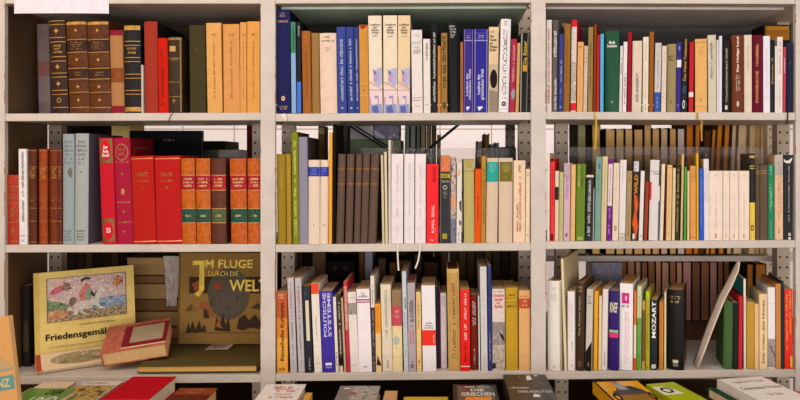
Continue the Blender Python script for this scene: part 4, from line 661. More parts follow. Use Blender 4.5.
# right bay, lower: far row
GAIN[0] = 2.0
g3 = 'far row of brown books behind the right bay lower shelf'; lab3 = 'brown fore-edge in the far row behind the right bay lower shelf'
x = 606.0
while x < 742:
    w = rnd.uniform(5.6, 9); foredge(x, x + w, rnd.choice((258, 259, 262)), .575, .968, rnd.choice(('6b4c38', '5a3c28', '7c5c44', '4c3424', '705048', '84664c')), lab3, g3, 0, .12); x += w + .5
GAIN[0] = 1.0
for x0, x1, yt, lb in ((747, 753.6, 264, 'narrower'), (755.5, 766.5, 264, 'wider')):
    foredge(x0, x1, yt, .40, .968, 'c07c30', lb + ' tan fore-edge of a book behind the tall booklet, right bay lower shelf', None, 0, .14)
# middle bay, lower: behind
GAIN[0] = 1.1
g4 = 'dark books behind the middle bay lower shelf'; lab4 = 'dark brown fore-edge of a book behind the middle bay lower shelf'
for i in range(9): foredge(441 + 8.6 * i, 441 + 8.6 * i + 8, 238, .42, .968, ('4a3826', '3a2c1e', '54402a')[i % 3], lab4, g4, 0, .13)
for x0, x1, yt, Y, c in ((312, 326, 252, .42, '7a5c40'), (358.5, 364.6, 250, .42, '7a5030'), (378, 386, 258, .4, '5c4430'), (389, 397, 262, .4, '6c4c30'), (399, 412, 260, .4, '5a402c'), (414, 422, 254, .4, '4e3a2c'), (424, 438, 262, .4, '50392a')):
    foredge(x0, x1, yt, Y, .968, c, lab4, g4, 0, .13)
def plainbox(name, x0, x1, yt, Y, dep, zb, m, label, cat, group=None):
    X0, X1 = PX(x0, Y), PX(x1, Y); o = box(name, X0, X1, Y, Y + dep, zb + .0004, PZ(yt, Y), m, None, .002, ((X0 + X1) / 2, Y, zb)); tag(o, label, cat, group); return o
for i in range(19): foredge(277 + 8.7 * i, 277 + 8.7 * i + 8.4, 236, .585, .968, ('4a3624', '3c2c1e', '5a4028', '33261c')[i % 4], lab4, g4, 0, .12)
g8 = 'dark books behind the left bay lower shelf'; lab8 = 'dark brown fore-edge of a book behind the left bay lower shelf'
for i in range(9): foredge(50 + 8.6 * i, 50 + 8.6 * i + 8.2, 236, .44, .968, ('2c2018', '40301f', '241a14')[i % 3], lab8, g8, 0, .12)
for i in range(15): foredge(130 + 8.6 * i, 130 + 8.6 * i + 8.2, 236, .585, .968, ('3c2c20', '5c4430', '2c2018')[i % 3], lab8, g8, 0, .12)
plainbox('box', 592, 622, 262.6, .44, .1, .968, ('c8a0a4 8c9cc0 d0b0a8 7c8cb0', 40), 'pink and blue patterned box behind the books of the right bay lower shelf', 'box')
bb = plainbox('box', 327, 354.6, 261.5, .36, .15, .968, 'cards:1f1a17', 'black box behind the books of the middle bay lower shelf', 'box')
for xx in (333, 343.5):
    vs, fs = disc_polys(14); w_ = 5 * U * 1.2
    lay('round_mark', (vs, fs), (lambda X: lambda u, v: (X + (u - .5) * w_, -.0006, PZ(268.6, .36) - .968 + (v - .5) * w_))(PX(xx + 2, .36) - bb.location.x), M('3c332c'), bb)
plainbox('book', 364.8, 372.4, 249, .40, .12, .968, 'paper:a8a6b8', 'bluish-white book standing behind the middle bay lower shelf', 'book')
# middle bay, behind the middle shelf
gb = plainbox('storage_box', 347.5, 400.5, 139.5, .345, .2, RZ, 'cards:8a9878', 'pale green box behind the brown woven volumes, middle bay', 'box')
def ontop(name, x0, x1, y0, y1, Y, dep, m, label, cat): 
    X0, X1 = PX(x0, Y), PX(x1, Y); zb = PZ(y1, Y); o = box(name, X0, X1, Y, Y + dep, zb + .0004, PZ(y0, Y), m, None, .001, ((X0 + X1) / 2, Y, zb)); tag(o, label, cat); return o
ontop('box', 349, 373.2, 119, 139.5, .36, .12, 'paper:e4dcde', 'white box standing on the pale green box', 'box')
ontop('box', 374, 399, 119, 139.5, .36, .12, ('d8d0dc 8c849c b8b0c8 6c5c58', 26), 'violet-and-white printed box standing on the pale green box', 'box')
g5 = 'worn books behind the middle bay middle shelf'; lab5 = 'worn grey-green book behind the white set, middle bay middle shelf'
for x0, x1, yt, c in ((405, 410, 119, '7c8478'), (410.6, 416, 119, '8a9088'), (416.6, 420.6, 119, '6c7468'), (421, 426, 119, '9c8c68'), (426.8, 431, 119, '84704a'), (431.6, 436.4, 119, '5c4a34'), (437, 441, 134, '7a6238')):
    foredge(x0, x1, yt, .40, RZ, c, lab5, g5, -1.5, .13, '3e3a30')
foredge(484.6, 489.6, 133.5, .38, RZ, '7a5224', 'tall brown book leaning behind the teal-labelled linen one', None, -4, .14)
foredge(477.2, 482.6, 141, .37, RZ, '8c7c70', 'short grey-brown book leaning behind the orange paperback', None, -3, .1)
for x0, x1, yt, lb in ((490.6, 494.6, 144, 'left'), (495.2, 499, 142.5, 'right')): foredge(x0, x1, yt, .40, RZ, '6c7074', lb + ' one of two small grey books behind the linen books', None, 0, .1, '4c5054')
plainbox('box', 499.6, 516, 147, .40, .15, RZ, 'cards:2c2826', 'dark box behind the right end of the middle bay middle shelf', 'box')
book('C2', 338.6, 8.8, 125.4, -.6, 'cloth:3c3a30', 'tall dark olive book standing behind the brown woven volumes', d=.205, dep=.07, hb=True)
book('C2', 318, 6.4, 126, 0, 'cloth:6c5434', 'spotted brown book behind the two cream blue-labelled books', d=.2, dep=.07, deco=[('b', 128, 134, ('c8b48c 3c2c1c', 300))])
# left bay, behind the middle shelf
g6 = 'black books behind the left bay middle shelf'; lab6 = 'black book behind the grey cloth pair, left bay middle shelf'
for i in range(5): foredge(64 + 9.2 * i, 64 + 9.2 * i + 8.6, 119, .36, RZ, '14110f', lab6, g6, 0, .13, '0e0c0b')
plainbox('box', 111.4, 131, 119, .36, .1, RZ, 'cards:ffe08a', 'yellow box with painted-in glow behind the ornamented red books', 'box')  # pale yellow puts a backlit glow into the colour
plainbox('book', 246.6, 253.6, 119, .345, .12, RZ, 'cloth:5c1414', 'dark red book behind the orange set, left bay middle shelf', 'book')
plainbox('book', 254.2, 263, 119, .345, .12, RZ, 'cloth:a09a98', 'light grey book behind the orange set, left bay middle shelf', 'book')
plainbox('box', 219, 240, 149.6, .36, .12, RZ, 'cards:8c7c72', 'grey-brown box behind the dark brown leather volume', 'box')
plainbox('box', 203, 225, 141, .50, .16, RZ, 'cards:2e2816', 'dark olive box beside the black folio, left bay middle shelf', 'box')
zf = max(PZ(shelf_y('L2', 129)), PZ(shelf_y('L2', 202))) + .001; Yf = .215
slab('folio', 'large black folio standing behind the wide red volumes', 'book', PX(202, Yf) - PX(129.4, Yf), PZ(130.6, Yf) - zf, .016, 'cloth:0f1114', (PX(129.4, Yf), Yf + .016, zf), (math.pi / 2, 0, 0), [('s', (1, 6), .48, .62, .90, .917, DG), ('r', .34, .64, .79, .793, '1c2024')])
# left bay, upper
book('L1', 36.6, 12, 24, 2, 'paper:a08a84', 'pale pinkish folder behind the near-black banded book', d=.17, dep=.06, cat='folder', name='folder', deco=[('b', 62, 76, 'a86c64')])
# ================================================================== left bay, lower shelf
def shz(x, k='L3'): return PZ(shelf_y(k, x))
tiltL = math.atan2(shz(260) - shz(5), PX(260) - PX(5))
YW = math.radians(33)
yb_ = slab('picture_book', 'yellow hardback picture book titled Friedensgemälde, propped on the lower left shelf', 'book', .245, .243, .016, 'paper:e4c877', (PX(35, .075), .075, shz(40) + .0016), (math.pi / 2 - math.radians(7), -.012, YW),
  [('r', .0, .05, 0, 1, 'paper:d8b860', 'hinge'), ('r', .125, .905, .46, .925, ('a8a0b4 d8bcac c09890 e4d0c0 9ca0b4 ccac9c', 55, (1, 2.2, 1)), 'picture'),
   ('r', .125, .905, .46, .56, ('8c8458 c0a880 5c5c4c b08868 d8c0a0 6c6c54', 110), 'picture'), ('g', [(.55, .56), (.905, .55), (.905, .68), (.72, .675), (.6, .66)], ('5c7490 9cacb8 44587c c0c0bc', 90, (1, 4, 1)), 'sea'),
   ('g', [(.125, .56), (.3, .56), (.34, .62), (.26, .66), (.125, .69)], ('5c7858 8c9c70 40583c a0a078', 120), 'trees'), ('g', [(.13, .49), (.28, .48), (.33, .55), (.22, .585), (.13, .565)], ('e0c8a0 c8885c 9c5c44', 150), 'town'),
   ('g', [(.14, .76), (.20, .83), (.27, .845), (.31, .80), (.25, .77), (.19, .745)], ('b43c50 d4707c 8c2c40', 90), 'figure'), ('g', [(.255, .80), (.29, .875), (.34, .87), (.36, .80), (.31, .78)], ('5c5464 a87c5c 343444', 120), 'figure'), ('g', [(.27, .87), (.30, .87), (.30, .905), (.275, .9)], 'c89c84', 'figure'),
   ('g', [(.77, .80), (.79, .87), (.83, .905), (.88, .88), (.885, .82), (.83, .785)], ('b04848 c8945c 6c3c3c 7c8c78', 110), 'figure'), ('g', [(.80, .785), (.83, .79), (.82, .74)], 'b88474', 'figure'),
   ('g', [(.375, .52), (.385, .58), (.40, .63), (.45, .655), (.52, .655), (.575, .66), (.605, .72), (.635, .775), (.665, .79), (.70, .755), (.695, .735), (.665, .735), (.64, .685), (.62, .62), (.645, .575), (.685, .56), (.69, .545), (.635, .55), (.595, .595), (.52, .605), (.46, .59), (.43, .545), (.40, .51)], ('e0d8cc c4b8b0 ece4d8', 90), 'horse'), ('g', [(.45, .59), (.47, .60), (.46, .545), (.50, .505), (.48, .50), (.44, .54)], 'd4c8bc', 'horse'), ('g', [(.63, .775), (.655, .80), (.665, .785)], 'e0d8cc', 'horse'), ('g', [(.585, .68), (.615, .75), (.60, .76), (.57, .70)], '8c7c70', 'mane'),
   ('g', [(.355, .60), (.40, .65), (.41, .69), (.375, .71), (.335, .68), (.33, .63)], ('54443c 8c7464 302824', 120), 'drapery'), ('g', [(.44, .655), (.54, .655), (.565, .74), (.545, .82), (.50, .845), (.465, .80), (.43, .73)], ('b45c50 d0847c 8c3c38', 100), 'rider'), ('g', [(.50, .66), (.555, .67), (.555, .77), (.52, .79), (.495, .73)], ('6c8c74 94a888', 120), 'rider'), ('g', [(.54, .72), (.585, .68), (.595, .70), (.555, .76)], '3c3c44', 'rider'), ('m', (8,), .495, .53, .845, .885, 'd4a88c'), ('g', [(.455, .855), (.50, .885), (.545, .88), (.555, .90), (.50, .915), (.45, .89)], '3c4c44', 'hat'),
   ('m', (6,), .73, .75, .60, .625, 'd8d4c8'), ('g', [(.70, .55), (.86, .565), (.84, .545), (.72, .535)], 'b48858', 'boat'),
   ('r', .118, .912, .455, .46, '6c5434', 'frame_line'), ('r', .118, .912, .925, .93, '6c5434', 'frame_line'), ('r', .118, .124, .455, .93, '6c5434', 'frame_line'), ('r', .906, .912, .455, .93, '6c5434', 'frame_line'),
   ('t', 'HORST JESSEN', .43, .78, .385, .41, '5c4c30'), ('T', 'Friedensgemälde', .10, .80, .245, .335, '1c1814'), ('s', (1, 30), .12, .85, .185, .2, '9c8450')], page='pages:e8dcc0')
# small landscape book lying in front of it
slab('book', 'thin book with red spine and oval landscape, lying before the yellow picture book', 'book', .205, .056, .010, 'paper:d8bc98', (PX(36.6, .012), .012, shz(40) + .0014), (math.radians(33), -.012, YW),
  [('r', 0, .055, 0, 1, 'cloth:b04428', 'spine_strip'), ('m', (24,), .16, .86, .16, .9, ('b8a47c 8c7c54 d0b898', 60)), ('g', [(.24, .3), (.5, .22), (.78, .36), (.6, .6), (.4, .66)], ('6c6448 a08c60', 80))], page='paper:ece4dc')
slab('leather_book', 'thick small red-brown leather book with glassy label, lying tilted on the lower left shelf', 'book', .158, .115, .040, 'leather:b06048', (PX(103.5, .04), .04, shz(105) + .012), (math.radians(23), -.12, math.radians(11)),
  [('r', .30, 1.0, .10, .90, 'leather:7c1c28', 'label_frame'), ('r', .42, .93, .24, .84, 'gloss:a08c70', 'label'), ('r', .30, 1.0, .07, .10, 'e8d0a0', 'label_edge')], page='pages:e8c088', boardside='left')
# folio lying down with a second folio standing on it
zF = shz(258) + .0012
slab('folio', 'large dark olive folio lying flat at the right of the lower left shelf', 'book', .302, .232, .017, 'cloth:5a4e2a', (PX(137, .012), .012, zF), (0, -tiltL, 0), [('s', (1, 9), .3, .85, .34, .44, 'cloth:6a3c1c'), ('s', (1, 6), .3, .55, .10, .15, 'cloth:5c4c24'), ('s', (1, 6), .68, .95, .10, .15, 'cloth:5c4c24')], page='pages:d0a45c', boardside='top')
YI = .222; zI = zF + .022
def gl(pts): return [((x - 179.5) / 88.0, (343.5 - y) / 91.0) for x, y in pts]
def gr(x0, x1, y0, y1): return ((x0 - 179.5) / 88, (x1 - 179.5) / 88, (343.5 - y1) / 91, (343.5 - y0) / 91)
YEL = 'gold:c8a838'
slab('picture_book', 'old tan illustrated book titled Im Fluge durch die Welt, standing upright', 'book', 88 * U * 1.1233, 91 * U * 1.1233, .015, 'cloth:8a6a38', (PX(179.5, YI), YI, zI), (math.pi / 2 - math.radians(3), 0, 0),
  [('r', 0, 1, .985, 1, 'cloth:5c4424', 'frame_line'), ('r', 0, .02, 0, 1, 'cloth:6c4c28', 'hinge'), ('r', *gr(190, 268, 277, 293.6), '3c2a1e', 'band'), ('m', (40,), *gr(208.5, 250.5, 268, 320), ('4a4236 564a3a 3a342c', 90)), ('m', (40, .97), *gr(208.5, 250.5, 268, 320), '6c5430'),
   ('m', (9, 0, .3), *gr(192, 206, 280, 292), '8a4c2c'), ('m', (9, 0, .3), *gr(213, 223, 281, 291), '8c4428'), ('g', gl([(193, 261), (205, 261), (205, 290), (200, 297), (195, 294), (200, 290), (200, 265), (193, 266)]), YEL, 'initial'), ('T', 'M FLUGE', *gr(206, 253, 260, 268.6), YEL), ('t', 'DURCH DIE', *gr(209, 239, 271.6, 276.4), YEL), ('T', 'WELT', *gr(230, 268, 280, 291.6), YEL),
   ('g', gl([(186, 311), (193, 303), (200, 311)]), '84582f', 'pyramid'), ('g', gl([(186, 311), (193, 303), (194, 311)]), '5c4428', 'pyramid'), ('g', gl([(200, 308), (202, 302), (208, 301), (211, 308), (217, 317), (204, 317), (205, 310)]), '8a5430', 'sphinx'), ('g', gl([(205, 309), (208, 309), (211, 318), (205, 318)]), '3c2a1e', 'sphinx'),
   ('g', gl([(188, 330), (190, 322), (192, 328), (194, 320), (197, 329), (201, 320), (203, 328), (206, 324), (208, 331), (188, 333)]), '3a2c1c', 'plants'), ('g', gl([(216, 330), (218, 316), (221, 324), (224, 314), (227, 324), (230, 318), (232, 331)]), '3a2820', 'figures'), ('g', gl([(217, 326), (220, 319), (224, 328)]), '9c5430', 'figures'), ('g', gl([(238, 328), (240, 318), (246, 314), (250, 320), (256, 314), (262, 322), (266, 330), (252, 327), (244, 330)]), '3c2c20', 'figures'),
   ('g', gl([(252, 308), (258, 303), (267, 305), (267, 310)]), '4c3824', 'ship'), ('r', *gr(184, 268, 332, 332.6), '5c4426', 'frame_line')], page='pages:8c6c40')
o = slab('card', 'small white card with red print lying on the dark olive folio', 'card', .062, .052, .0006, 'paper:d8c8bc', (PX(206.5, .165), .155, zF + .0215), (0, -tiltL, 0), [('s', (3, 7), .15, .85, .15, .85, '9c3028')], hb=False, boardside='')
book('L3', 22, 6.5, 286, 1, 'paper:2a2420', 'dark picture-covered book leaning at the left end behind the tan one', d=.085, dep=.11, yaw=0, deco=[('g', [(.1, 330), (.5, 318), (.9, 330), (.9, 352), (.1, 352)], '4c4034'), ('b', 367, 372, 'd8c8b4')])
zs = .9686
g7 = 'books lying in a stack behind the lower left shelf'
for i, (x0, x1, y0, y1, c, lb) in enumerate(((128, 186, 327, 340, '6a3c20', 'brown lowest'), (130, 187, 312, 327, '7c5430', 'tan-brown second'), (126, 184, 300, 312, '5c2c1c', 'red-brown third'), (124, 181, 284.4, 300, '9a7248', 'light tan fourth'), (128, 184, 276, 284.4, '4c2c1c', 'dark brown fifth'), (126, 165, 258, 276, '8a6844', 'tan topmost'))):
    Y = .335; t = (y1 - y0) * U * 1.186 - .0005
    root = slab('book', lb + ' book of the stack lying behind the lower left shelf', 'book', PX(x1, Y) - PX(x0, Y), .16, t, 'cloth:' + c, (PX(x0, Y), Y, zs), (0, 0, 0), [], page='pages:' + ('b08c5c' if i % 2 else '8c6840'), boardside='top', group=g7); zs += t + .0004
# crumpled slip hanging from the stack
bm = bmesh.new(); pts = [(163.6, 256), (181.5, 256), (180.6, 270), (179.6, 285), (176.6, 303), (167, 306), (165.4, 290), (164.2, 272)]
Y = .325; rr = random.Random(3); vv = []
nx, nz = 8, 14
for j in range(nz + 1):
    v = j / nz; y = 256 + v * 50; xl = 163.6 + 3.4 * v; xr = 181.5 - 5 * v
    vv.append([bm.verts.new((PX(xl + (xr - xl) * i / nx, Y), Y + rr.uniform(-.004, .004), PZ(y, Y))) for i in range(nx + 1)])
for j in range(nz):
    for i in range(nx): bm.faces.new((vv[j][i], vv[j][i + 1], vv[j + 1][i + 1], vv[j + 1][i]))
o = frombm('paper_slip', bm, M('paper:c8b8ac'), None); md = o.modifiers.new('thickness', 'SOLIDIFY'); md.thickness = .0005
tag(o, 'crumpled whitish paper slip hanging before the lying stack, lower left shelf', 'paper')
# ================================================================== small things
def sheet_sign():
    bm = bmesh.new(); n = 12; rows = []
    for j, z in enumerate((PZ(13.6), PZ(6), PZ(-1), PZ(-8))):
        rows.append([bm.verts.new((PX(14.4 + 94.6 * i / n), -.0008 - .004 * math.sin(i / n * 3.1) * (3 - j) / 3, z)) for i in range(n + 1)])
    for j in range(3):
        for i in range(n): bm.faces.new((rows[j][i], rows[j][i + 1], rows[j + 1][i + 1], rows[j + 1][i]))
    o = frombm('paper_sheet', bm, M('paper:dcd6e0'), None); m = o.modifiers.new('thickness', 'SOLIDIFY'); m.thickness = .0006; m.offset = -1
    tag(o, 'blank white paper sheet hanging from the top left shelf edge', 'paper')
sheet_sign()
def find(txt): return next(v[0] for k, v in LABELS.items() if k.startswith(txt))
def ribbon(parent_label, pts, Y, w, col):
    bm = bmesh.new(); a = []
    for i, (x, y) in enumerate(pts):
        yy = Y if y > 118 or i > 0 else Y
        a.append([bm.verts.new((PX(x - w / 2, Y), Y - .0012 * (i % 2), PZ(y, Y))), bm.verts.new((PX(x + w / 2, Y), Y - .0012 * (i % 2), PZ(y, Y)))])
    for p, q in zip(a, a[1:]): bm.faces.new((p[0], p[1], q[1], q[0]))
    o = frombm('bookmark_ribbon', bm, M('cloth:' + col), None); m = o.modifiers.new('thickness', 'SOLIDIFY'); m.thickness = .0005
    P = find(parent_label); bpy.context.view_layer.update(); o.parent = P; o.matrix_parent_inverse = P.matrix_world.inverted(); o['label'] = 'narrow bookmark ribbon hanging below the shelf edge'
ribbon('tall thin rust-brown book', [(594.6, 112), (596, 121), (596.4, 130), (595.4, 141), (594.8, 150)], -.004, 1.6, 'c8a01c')
ribbon('wide tan-yellow book', [(697.8, 112.6), (697, 119), (702, 121), (701.4, 133), (701.8, 141)], -.004, 1.5, 'b8881c')
ribbon('plain navy book at the right end', [(788, 112.4), (787.4, 118), (786.6, 124.6)], -.004, 1.3, '1c1a1a')
ribbon('widest white paperback of three', [(398, 243), (397.6, 252), (398, 262), (398.6, 270.6)], -.004, 1.5, 'dcd0c4')
ribbon('white paperback in the middle of its set', [(420.4, 243), (419.6, 252), (418.4, 260), (415.4, 268.4)], -.004, 1.6, 'dcd0c4')
ribbon('short worn dark brown book', [(173, 112.9), (170.6, 116), (168.6, 121)], -.003, .8, '1c1612')
bm = bmesh.new(); f = [bm.verts.new((PX(x), y_, PZ(y))) for x, y, y_ in ((280.6, 114, -.002), (285.4, 113.6, -.004), (287.4, 119, -.007), (286, 121.6, -.004), (283, 118.4, -.002))]; bm.faces.new(f)
o = frombm('paper_scrap', bm, M('paper:e0d6cc'), None); m = o.modifiers.new('thickness', 'SOLIDIFY'); m.thickness = .0008; m.offset = 1; tag(o, 'torn white paper scrap stuck on the shelf edge below the tallest navy book', 'paper')
# amber slipcase behind the books at the right end of the upper right shelf
book('R1', 763.4, 27.6, 24.8, 0, 'gloss:20140a', 'wide amber case behind the books at the right end', d=.165, dep=.075, yaw=0, cat='case', name='case', deco=[('p', .06, .95, 26, 40, 'gloss:b8781c'), ('p', .12, .9, 26.8, 30, 'gloss:d8942c')])
# leaning card on the lower right shelf
bm = bmesh.new(); prof_ = [(698.6, 369.2), (703.8, 356), (709, 342), (714.4, 327.8), (719.8, 314), (725.6, 300), (733, 286), (739, 272), (740.2, 263)]
ra, rb_ = [], []
for i, (x, y) in enumerate(prof_):
    dd = .04 if i < 7 else (.035 if i == 7 else .015)
    P = Vector((PX(x, .006), .006, PZ(y, .006) + .003)); ra.append([bm.verts.new(P + Vector((0, dd * k / 4, 0))) for k in range(5)])
for p, q in zip(ra, ra[1:]):
    for k in range(4): bm.faces.new((p[k], p[k + 1], q[k + 1], q[k]))
o = frombm('card', bm, M('cards:d8c6b6'), None, True); m = o.modifiers.new('thickness', 'SOLIDIFY'); m.thickness = .0016; m.offset = -1
tag(o, 'tall beige cardboard sheet leaning diagonally on the lower right shelf', 'card')
# ================================================================== display table in front
TZ = .93
table = empty('display_table', (0, -.45, 0)); tag(table, 'long low table before the shelves carrying lying books', 'table')
def tb(name, x0, x1, y0, y1, z0, z1, m): bm = bmesh.new(); bx(bm, x0, x1, y0 + .45, y1 + .45, z0, z1, .003); frombm(name, bm, M(m), table)
tb('tabletop', -1.45, 1.35, -.80, -.115, TZ - .03, TZ, ('8a6c4c 7a5c3e', 14, (1, 12, 1)))
for xx in (-1.4, 1.26):
    for yy in (-.78, -.17): tb('leg', xx, xx + .05, yy, yy + .05, 0, TZ - .03, 'steel:6c543c')
def FG(x0, x1, yb, t, L, cover, label, deco=(), yaw=0, tilt=0, page='pages:e0c8a4', name='book', cat='book', hb=True, side='left', lift=0.0, group='books lying on the table in front'):
    z = TZ + lift + t; s = (CZ - z) / ((yb - VY) * U); Yb = CAMD * (s - 1); a = math.radians(yaw)
    X0, X1 = PX(x0, Yb), PX(x1, Yb); W = (X1 - X0)
    dx, dy = -L * math.sin(a), L * math.cos(a)
    return slab(name, label, cat, W, L, t, cover, (X0 - dx, Yb - dy, TZ + lift + .0006), (0, 0, a), deco, page, hb, group, side)
FG(44, 76, 382, .028, .25, 'paper:d8c0a0', 'cream book on the table, showing beyond the green one', side='top')
FG(31, 77, 388.4, .0155, .17, 'gloss:5c8a3c', 'green book with black and white title at the table\'s left', [('T', 'DER', .52, .86, .72, .92, '1c2414'), ('T', 'UND', .40, .94, .42, .64, 'e0dcd0'), ('r', 0, .02, 0, 1, 'c8b890', 'spine_strip')], page='pages:e8cca0', lift=.0288)
FG(82, 124, 381, .028, .17, 'paper:d0c4bc', 'picture book with golden landscape on the table, left of the red one', [('r', 0, .12, .80, 1, 'paper:a8a8b4', 'panel'), ('r', 0.02, .98, .1, .78, ('8c6c34 b89858 5c4420 c0a478', 40), 'picture'), ('s', (1, 8), .2, .7, .86, .92, '8c8078')])
FG(133, 176.4, 376.6, .037, .17, 'cloth:b80c1c', 'plain crimson hardback lying on the table', [], page='pages:ecdcc0')
FG(180, 217.6, 388.2, .030, .13, 'leather:8a3c20', 'small red-brown book on the table, right of the crimson one', [('r', .0, 1, .3, .62, 'leather:5c2414', 'band'), ('s', (1, 6), .3, .7, .70, .76, 'c08868'), ('s', (2, 6), .3, .75, .8, .93, 'c08868')], page='pages:d8ac74')
FG(266.5, 306.4, 384.4, .030, .17, 'gloss:dcd4cc', 'white book with red heading on the table', [('s', (1, 8), .24, .72, .82, .90, 'c02c38'), ('s', (2, 9), .26, .98, .62, .80, 'c02c38'), ('s', (1, 10), .36, .8, .54, .58, '6c6058'), ('s', (1, 9), .3, .9, .40, .48, 'c05c60')], page='paper:dcc8c0', side='left')
FG(306.2, 312.4, 392.8, .016, .12, 'paper:d0a040', 'small yellow book tucked beside the red-headed white one on the table', side='top')
FG(340.6, 380.6, 386, .026, .17, 'gloss:77706a', 'grey book wrapped in shiny plastic on the table', [('r', .12, .26, .86, .90, 'ece8e4', 'sticker'), ('r', .36, .98, .3, .97, ('8a827c a09890 6c645e b8b0a8', 70), 'wrapping'), ('m', (8,), .3, .5, .62, .7, '8c3438')], side='left')  # pale mottling paints the reflections of the plastic
FG(385, 397.6, 391, .02, .12, 'paper:b89060', 'narrow tan book on the table beside plastic-wrapped grey one', side='right')
FG(452.6, 495.6, 384.6, .035, .17, 'gloss:1c1815', 'black book titled Die Griechen on the table', [('r', .10, .92, .1, .93, 'gloss:58514a', 'panel'), ('s', (1, 12), .26, .84, .86, .92, 'd8d0c8'), ('T', 'DIE', .40, .70, .69, .80, 'd0c8c0'), ('T', 'GRIECHEN', .18, .92, .50, .65, 'd0c8c0'), ('r', .26, .84, .1, .46, ('c8541c e09030 7c2c14', 40), 'picture')], side='left')
FG(404, 448, 397, .012, .13, 'paper:b89830', 'flat yellow booklet on the table left of the black one', side='top')
FG(503, 545.4, 374.8, .0385, .19, 'gloss:3c3530', 'dark grey book with white figures on the table, before the post', [('s', (1, 26), .06, .92, .60, .64, 'a8502c'), ('s', (1, 10), .08, .5, .42, .49, 'c8c0b8'), ('s', (1, 15), .22, .96, .27, .36, 'c8c0b8'), ('g', [(.5, .74), (.53, .93), (.62, .96), (.64, .78)], 'd0ccc4', 'figure'), ('g', [(.7, .95), (.78, .98), (.8, .92), (.72, .91)], 'c0bcb4', 'figure'), ('g', [(.5, .1), (.54, .22), (.66, .2), (.66, .1)], 'd0ccc4', 'figure'), ('m', (6,), .32, .38, .87, .9, 'a8a044')])
FG(592.6, 637.6, 381.4, .030, .19, 'gloss:d89a10', 'yellow car book with black spine on the table', [('r', 0, .05, 0, 1, '1c1814', 'spine_strip'), ('r', .05, 1, .96, 1, '2a2018', 'band'), ('g', [(.30, .60), (.40, .76), (.70, .76), (.86, .62), (.95, .44), (.18, .42), (.20, .56)], '4c4444', 'car_body'), ('g', [(.38, .62), (.58, .62), (.56, .78), (.48, .92), (.36, .88)], '9a9494', 'car_body'), ('g', [(.62, .72), (.70, .72), (.82, .58), (.62, .58)], '2c3430', 'window'), ('r', .26, .94, .22, .42, ('b07820 5c4018', 300), 'grid'), ('m', (14, .5), .10, .26, .2, .5, '1c1814'), ('m', (14, .5), .86, .99, .2, .5, '1c1814'), ('g', [(.34, .9), (.48, .86), (.5, .94), (.44, .92)], '7c7068', 'figure')], yaw=6)
FG(646, 677.2, 384.4, .025, .17, 'gloss:a4b00c', 'lime-green book with cartoon-like car wheel on the table', [('g', [(.0, .86), (.36, .84), (.62, .66), (.66, .5), (.0, .5)], 'd8d4c0', 'picture'), ('m', (12, .6), .12, .5, .56, .8, '1c1c14')], yaw=14)
FG(707.6, 715.4, 388, .024, .14, 'cloth:1c4430', 'dark green book on the table left of the white collected works', side='top', yaw=12)
FG(717, 767, 379.6, .036, .19, 'paper:e0d8d0', 'white book headed Gesammelte Werke on the table', [('r', 0, 1, .985, 1, 'd8c8a0', 'band'), ('r', 0, .025, 0, 1, 'd8c8a0', 'spine_strip'), ('t', 'Sigmund Freud', .18, .84, .78, .88, '8a8680'), ('t', 'Gesammelte Werke', .10, .94, .54, .64, '7a7670'), ('s', (1, 6), .4, .7, .3, .38, 'a8a4a0')], yaw=12, page='pages:e0d0ac')
FG(787, 806, 392, .02, .15, 'gloss:b81820', 'red book with yellow stripes on the table at the right edge', [('r', 0, 1, .1, .86, ('d8a818 c88c10 6c4c10', 60, (4, 1, 1)), 'panel')], side='top', yaw=8)
slab('tan_book', 'tan cloth book with teal band standing at the left edge of the table', 'book', .15, .233, .014, 'cloth:c89458', (-.976, -.36, TZ + .0008), (math.pi / 2 - math.radians(6), math.radians(-10), 0),
  [('g', [(.5, .38), (.98, .38), (.98, .50), (.5, .50)], 'cloth:5c8c84', 'band'), ('T', 'RENZ', .62, .92, .405, .475, 'c8b078'), ('g', [(.6, .64), (.62, .72), (.70, .78), (.78, .76), (.84, .66), (.98, .56), (.96, .54), (.62, .56)], 'cloth:b09468', 'helmet'), ('g', [(.6, .54), (.97, .54), (.97, .56), (.6, .56)], 'cloth:8c9088', 'helmet')])
# ================================================================== room
def plane_struct(name, x0, x1, y0, y1, z0, z1, m):
    o = box(name, x0, x1, y0, y1, z0, z1, m); o['kind'] = 'structure'; return o
def wallmat():
    m, nt, b = newmat('white_panelled_wall'); tc = nt.nodes.new('ShaderNodeTexCoord'); br = nt.nodes.new('ShaderNodeTexBrick'); mp = nt.nodes.new('ShaderNodeMapping')
    mp.inputs['Rotation'].default_value = (math.radians(90), 0, 0); nt.links.new(tc.outputs['Object'], mp.inputs['Vector']); nt.links.new(mp.outputs['Vector'], br.inputs['Vector'])
    br.offset = 0; br.inputs['Color1'].default_value = (.86, .79, .77, 1); br.inputs['Color2'].default_value = (.84, .77, .75, 1); br.inputs['Mortar'].default_value = (.45, .36, .32, 1)
    br.inputs['Scale'].default_value = 1; br.inputs['Brick Width'].default_value = .30; br.inputs['Row Height'].default_value = .24; br.inputs['Mortar Size'].default_value = .004
    nt.links.new(br.outputs['Color'], b.inputs['Base Color']); b.inputs['Roughness'].default_value = .6; return m
plane_struct('floor', -3.2, 3.2, -4.2, 2.4, -.05, 0, ('907c66 7c6a54', 6, (1, 8, 1)))
plane_struct('ceiling', -3.2, 3.2, -4.2, 2.4, 3.5, 3.55, 'paper:d8d0c4')
plane_struct('wall_back', -3.2, 3.2, 2.4, 2.5, 0, 3.5, wallmat())
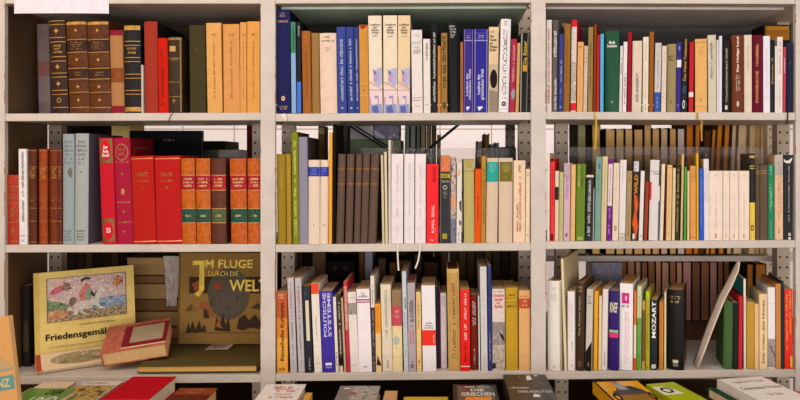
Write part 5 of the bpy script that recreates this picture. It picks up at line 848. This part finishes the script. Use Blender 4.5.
plane_struct('wall_left', -3.3, -3.2, -4.2, 2.4, 0, 3.5, 'paper:cfc0ae')
plane_struct('wall_right', 3.2, 3.3, -4.2, 2.4, 0, 3.5, 'paper:cfc6bc')
# ================================================================== light
def area(name, loc, target, sx, sy, power, col):
    l = bpy.data.lights.new(name, 'AREA'); l.shape = 'RECTANGLE'; l.size = sx; l.size_y = sy; l.energy = power; l.color = col
    o = bpy.data.objects.new(name, l); COL.objects.link(o); o.location = loc
    o.rotation_euler = (Vector(target) - Vector(loc)).to_track_quat('-Z', 'Y').to_euler(); return o
area('daylight_low', (.4, -4.0, 1.66), (.4, 0, 1.60), 6.0, .34, 52, (1, .975, .965))
area('underside_fill', (.4, -3.9, .68), (.4, 0, 1.4), 6.0, .22, 50, (1, .975, .965))  # added low fill to brighten the shelf undersides; no source stands there
area('daylight_high', (.3, -3.4, 3.25), (0, 0, 1.2), 4.6, .7, 28, (1, .97, .955))
area('warm_lamp', (-2.2, -2.0, 2.6), (-.9, 0, 1.1), .5, .5, 15, (1, .66, .36))
area('overhead_fill', (0, -1.0, 3.3), (0, -.7, 0), 3.6, .8, 28, (1, .96, .92))  # unseen fill added overhead so the books on the table come out brighter
area('back_room_light', (0, 1.0, 2.85), (0, 2.2, 1.4), 3.0, .5, 40, (1, .95, .93))
w = bpy.data.worlds.new('world'); scene.world = w; w.use_nodes = True
w.node_tree.nodes['Background'].inputs[0].default_value = (.9, .93, 1, 1); w.node_tree.nodes['Background'].inputs[1].default_value = .34
# ================================================================== camera
cam = bpy.data.cameras.new('camera'); co = bpy.data.objects.new('camera', cam); COL.objects.link(co); scene.camera = co
co.location = (0, -CAMD, CZ); co.rotation_euler = (math.pi / 2, 0, 0)
cam.sensor_width = 36; cam.lens = CAMD / (800 * U) * 36; cam.shift_x = (400 - VX) / 800; cam.shift_y = (VY - 200) / 800; cam.clip_start = .05
scene.view_settings.view_transform = 'Standard'; scene.view_settings.look = 'None'; scene.view_settings.gamma = 1; scene.view_settings.exposure = 0
try: scene.view_settings.use_curve_mapping = False
except Exception: pass
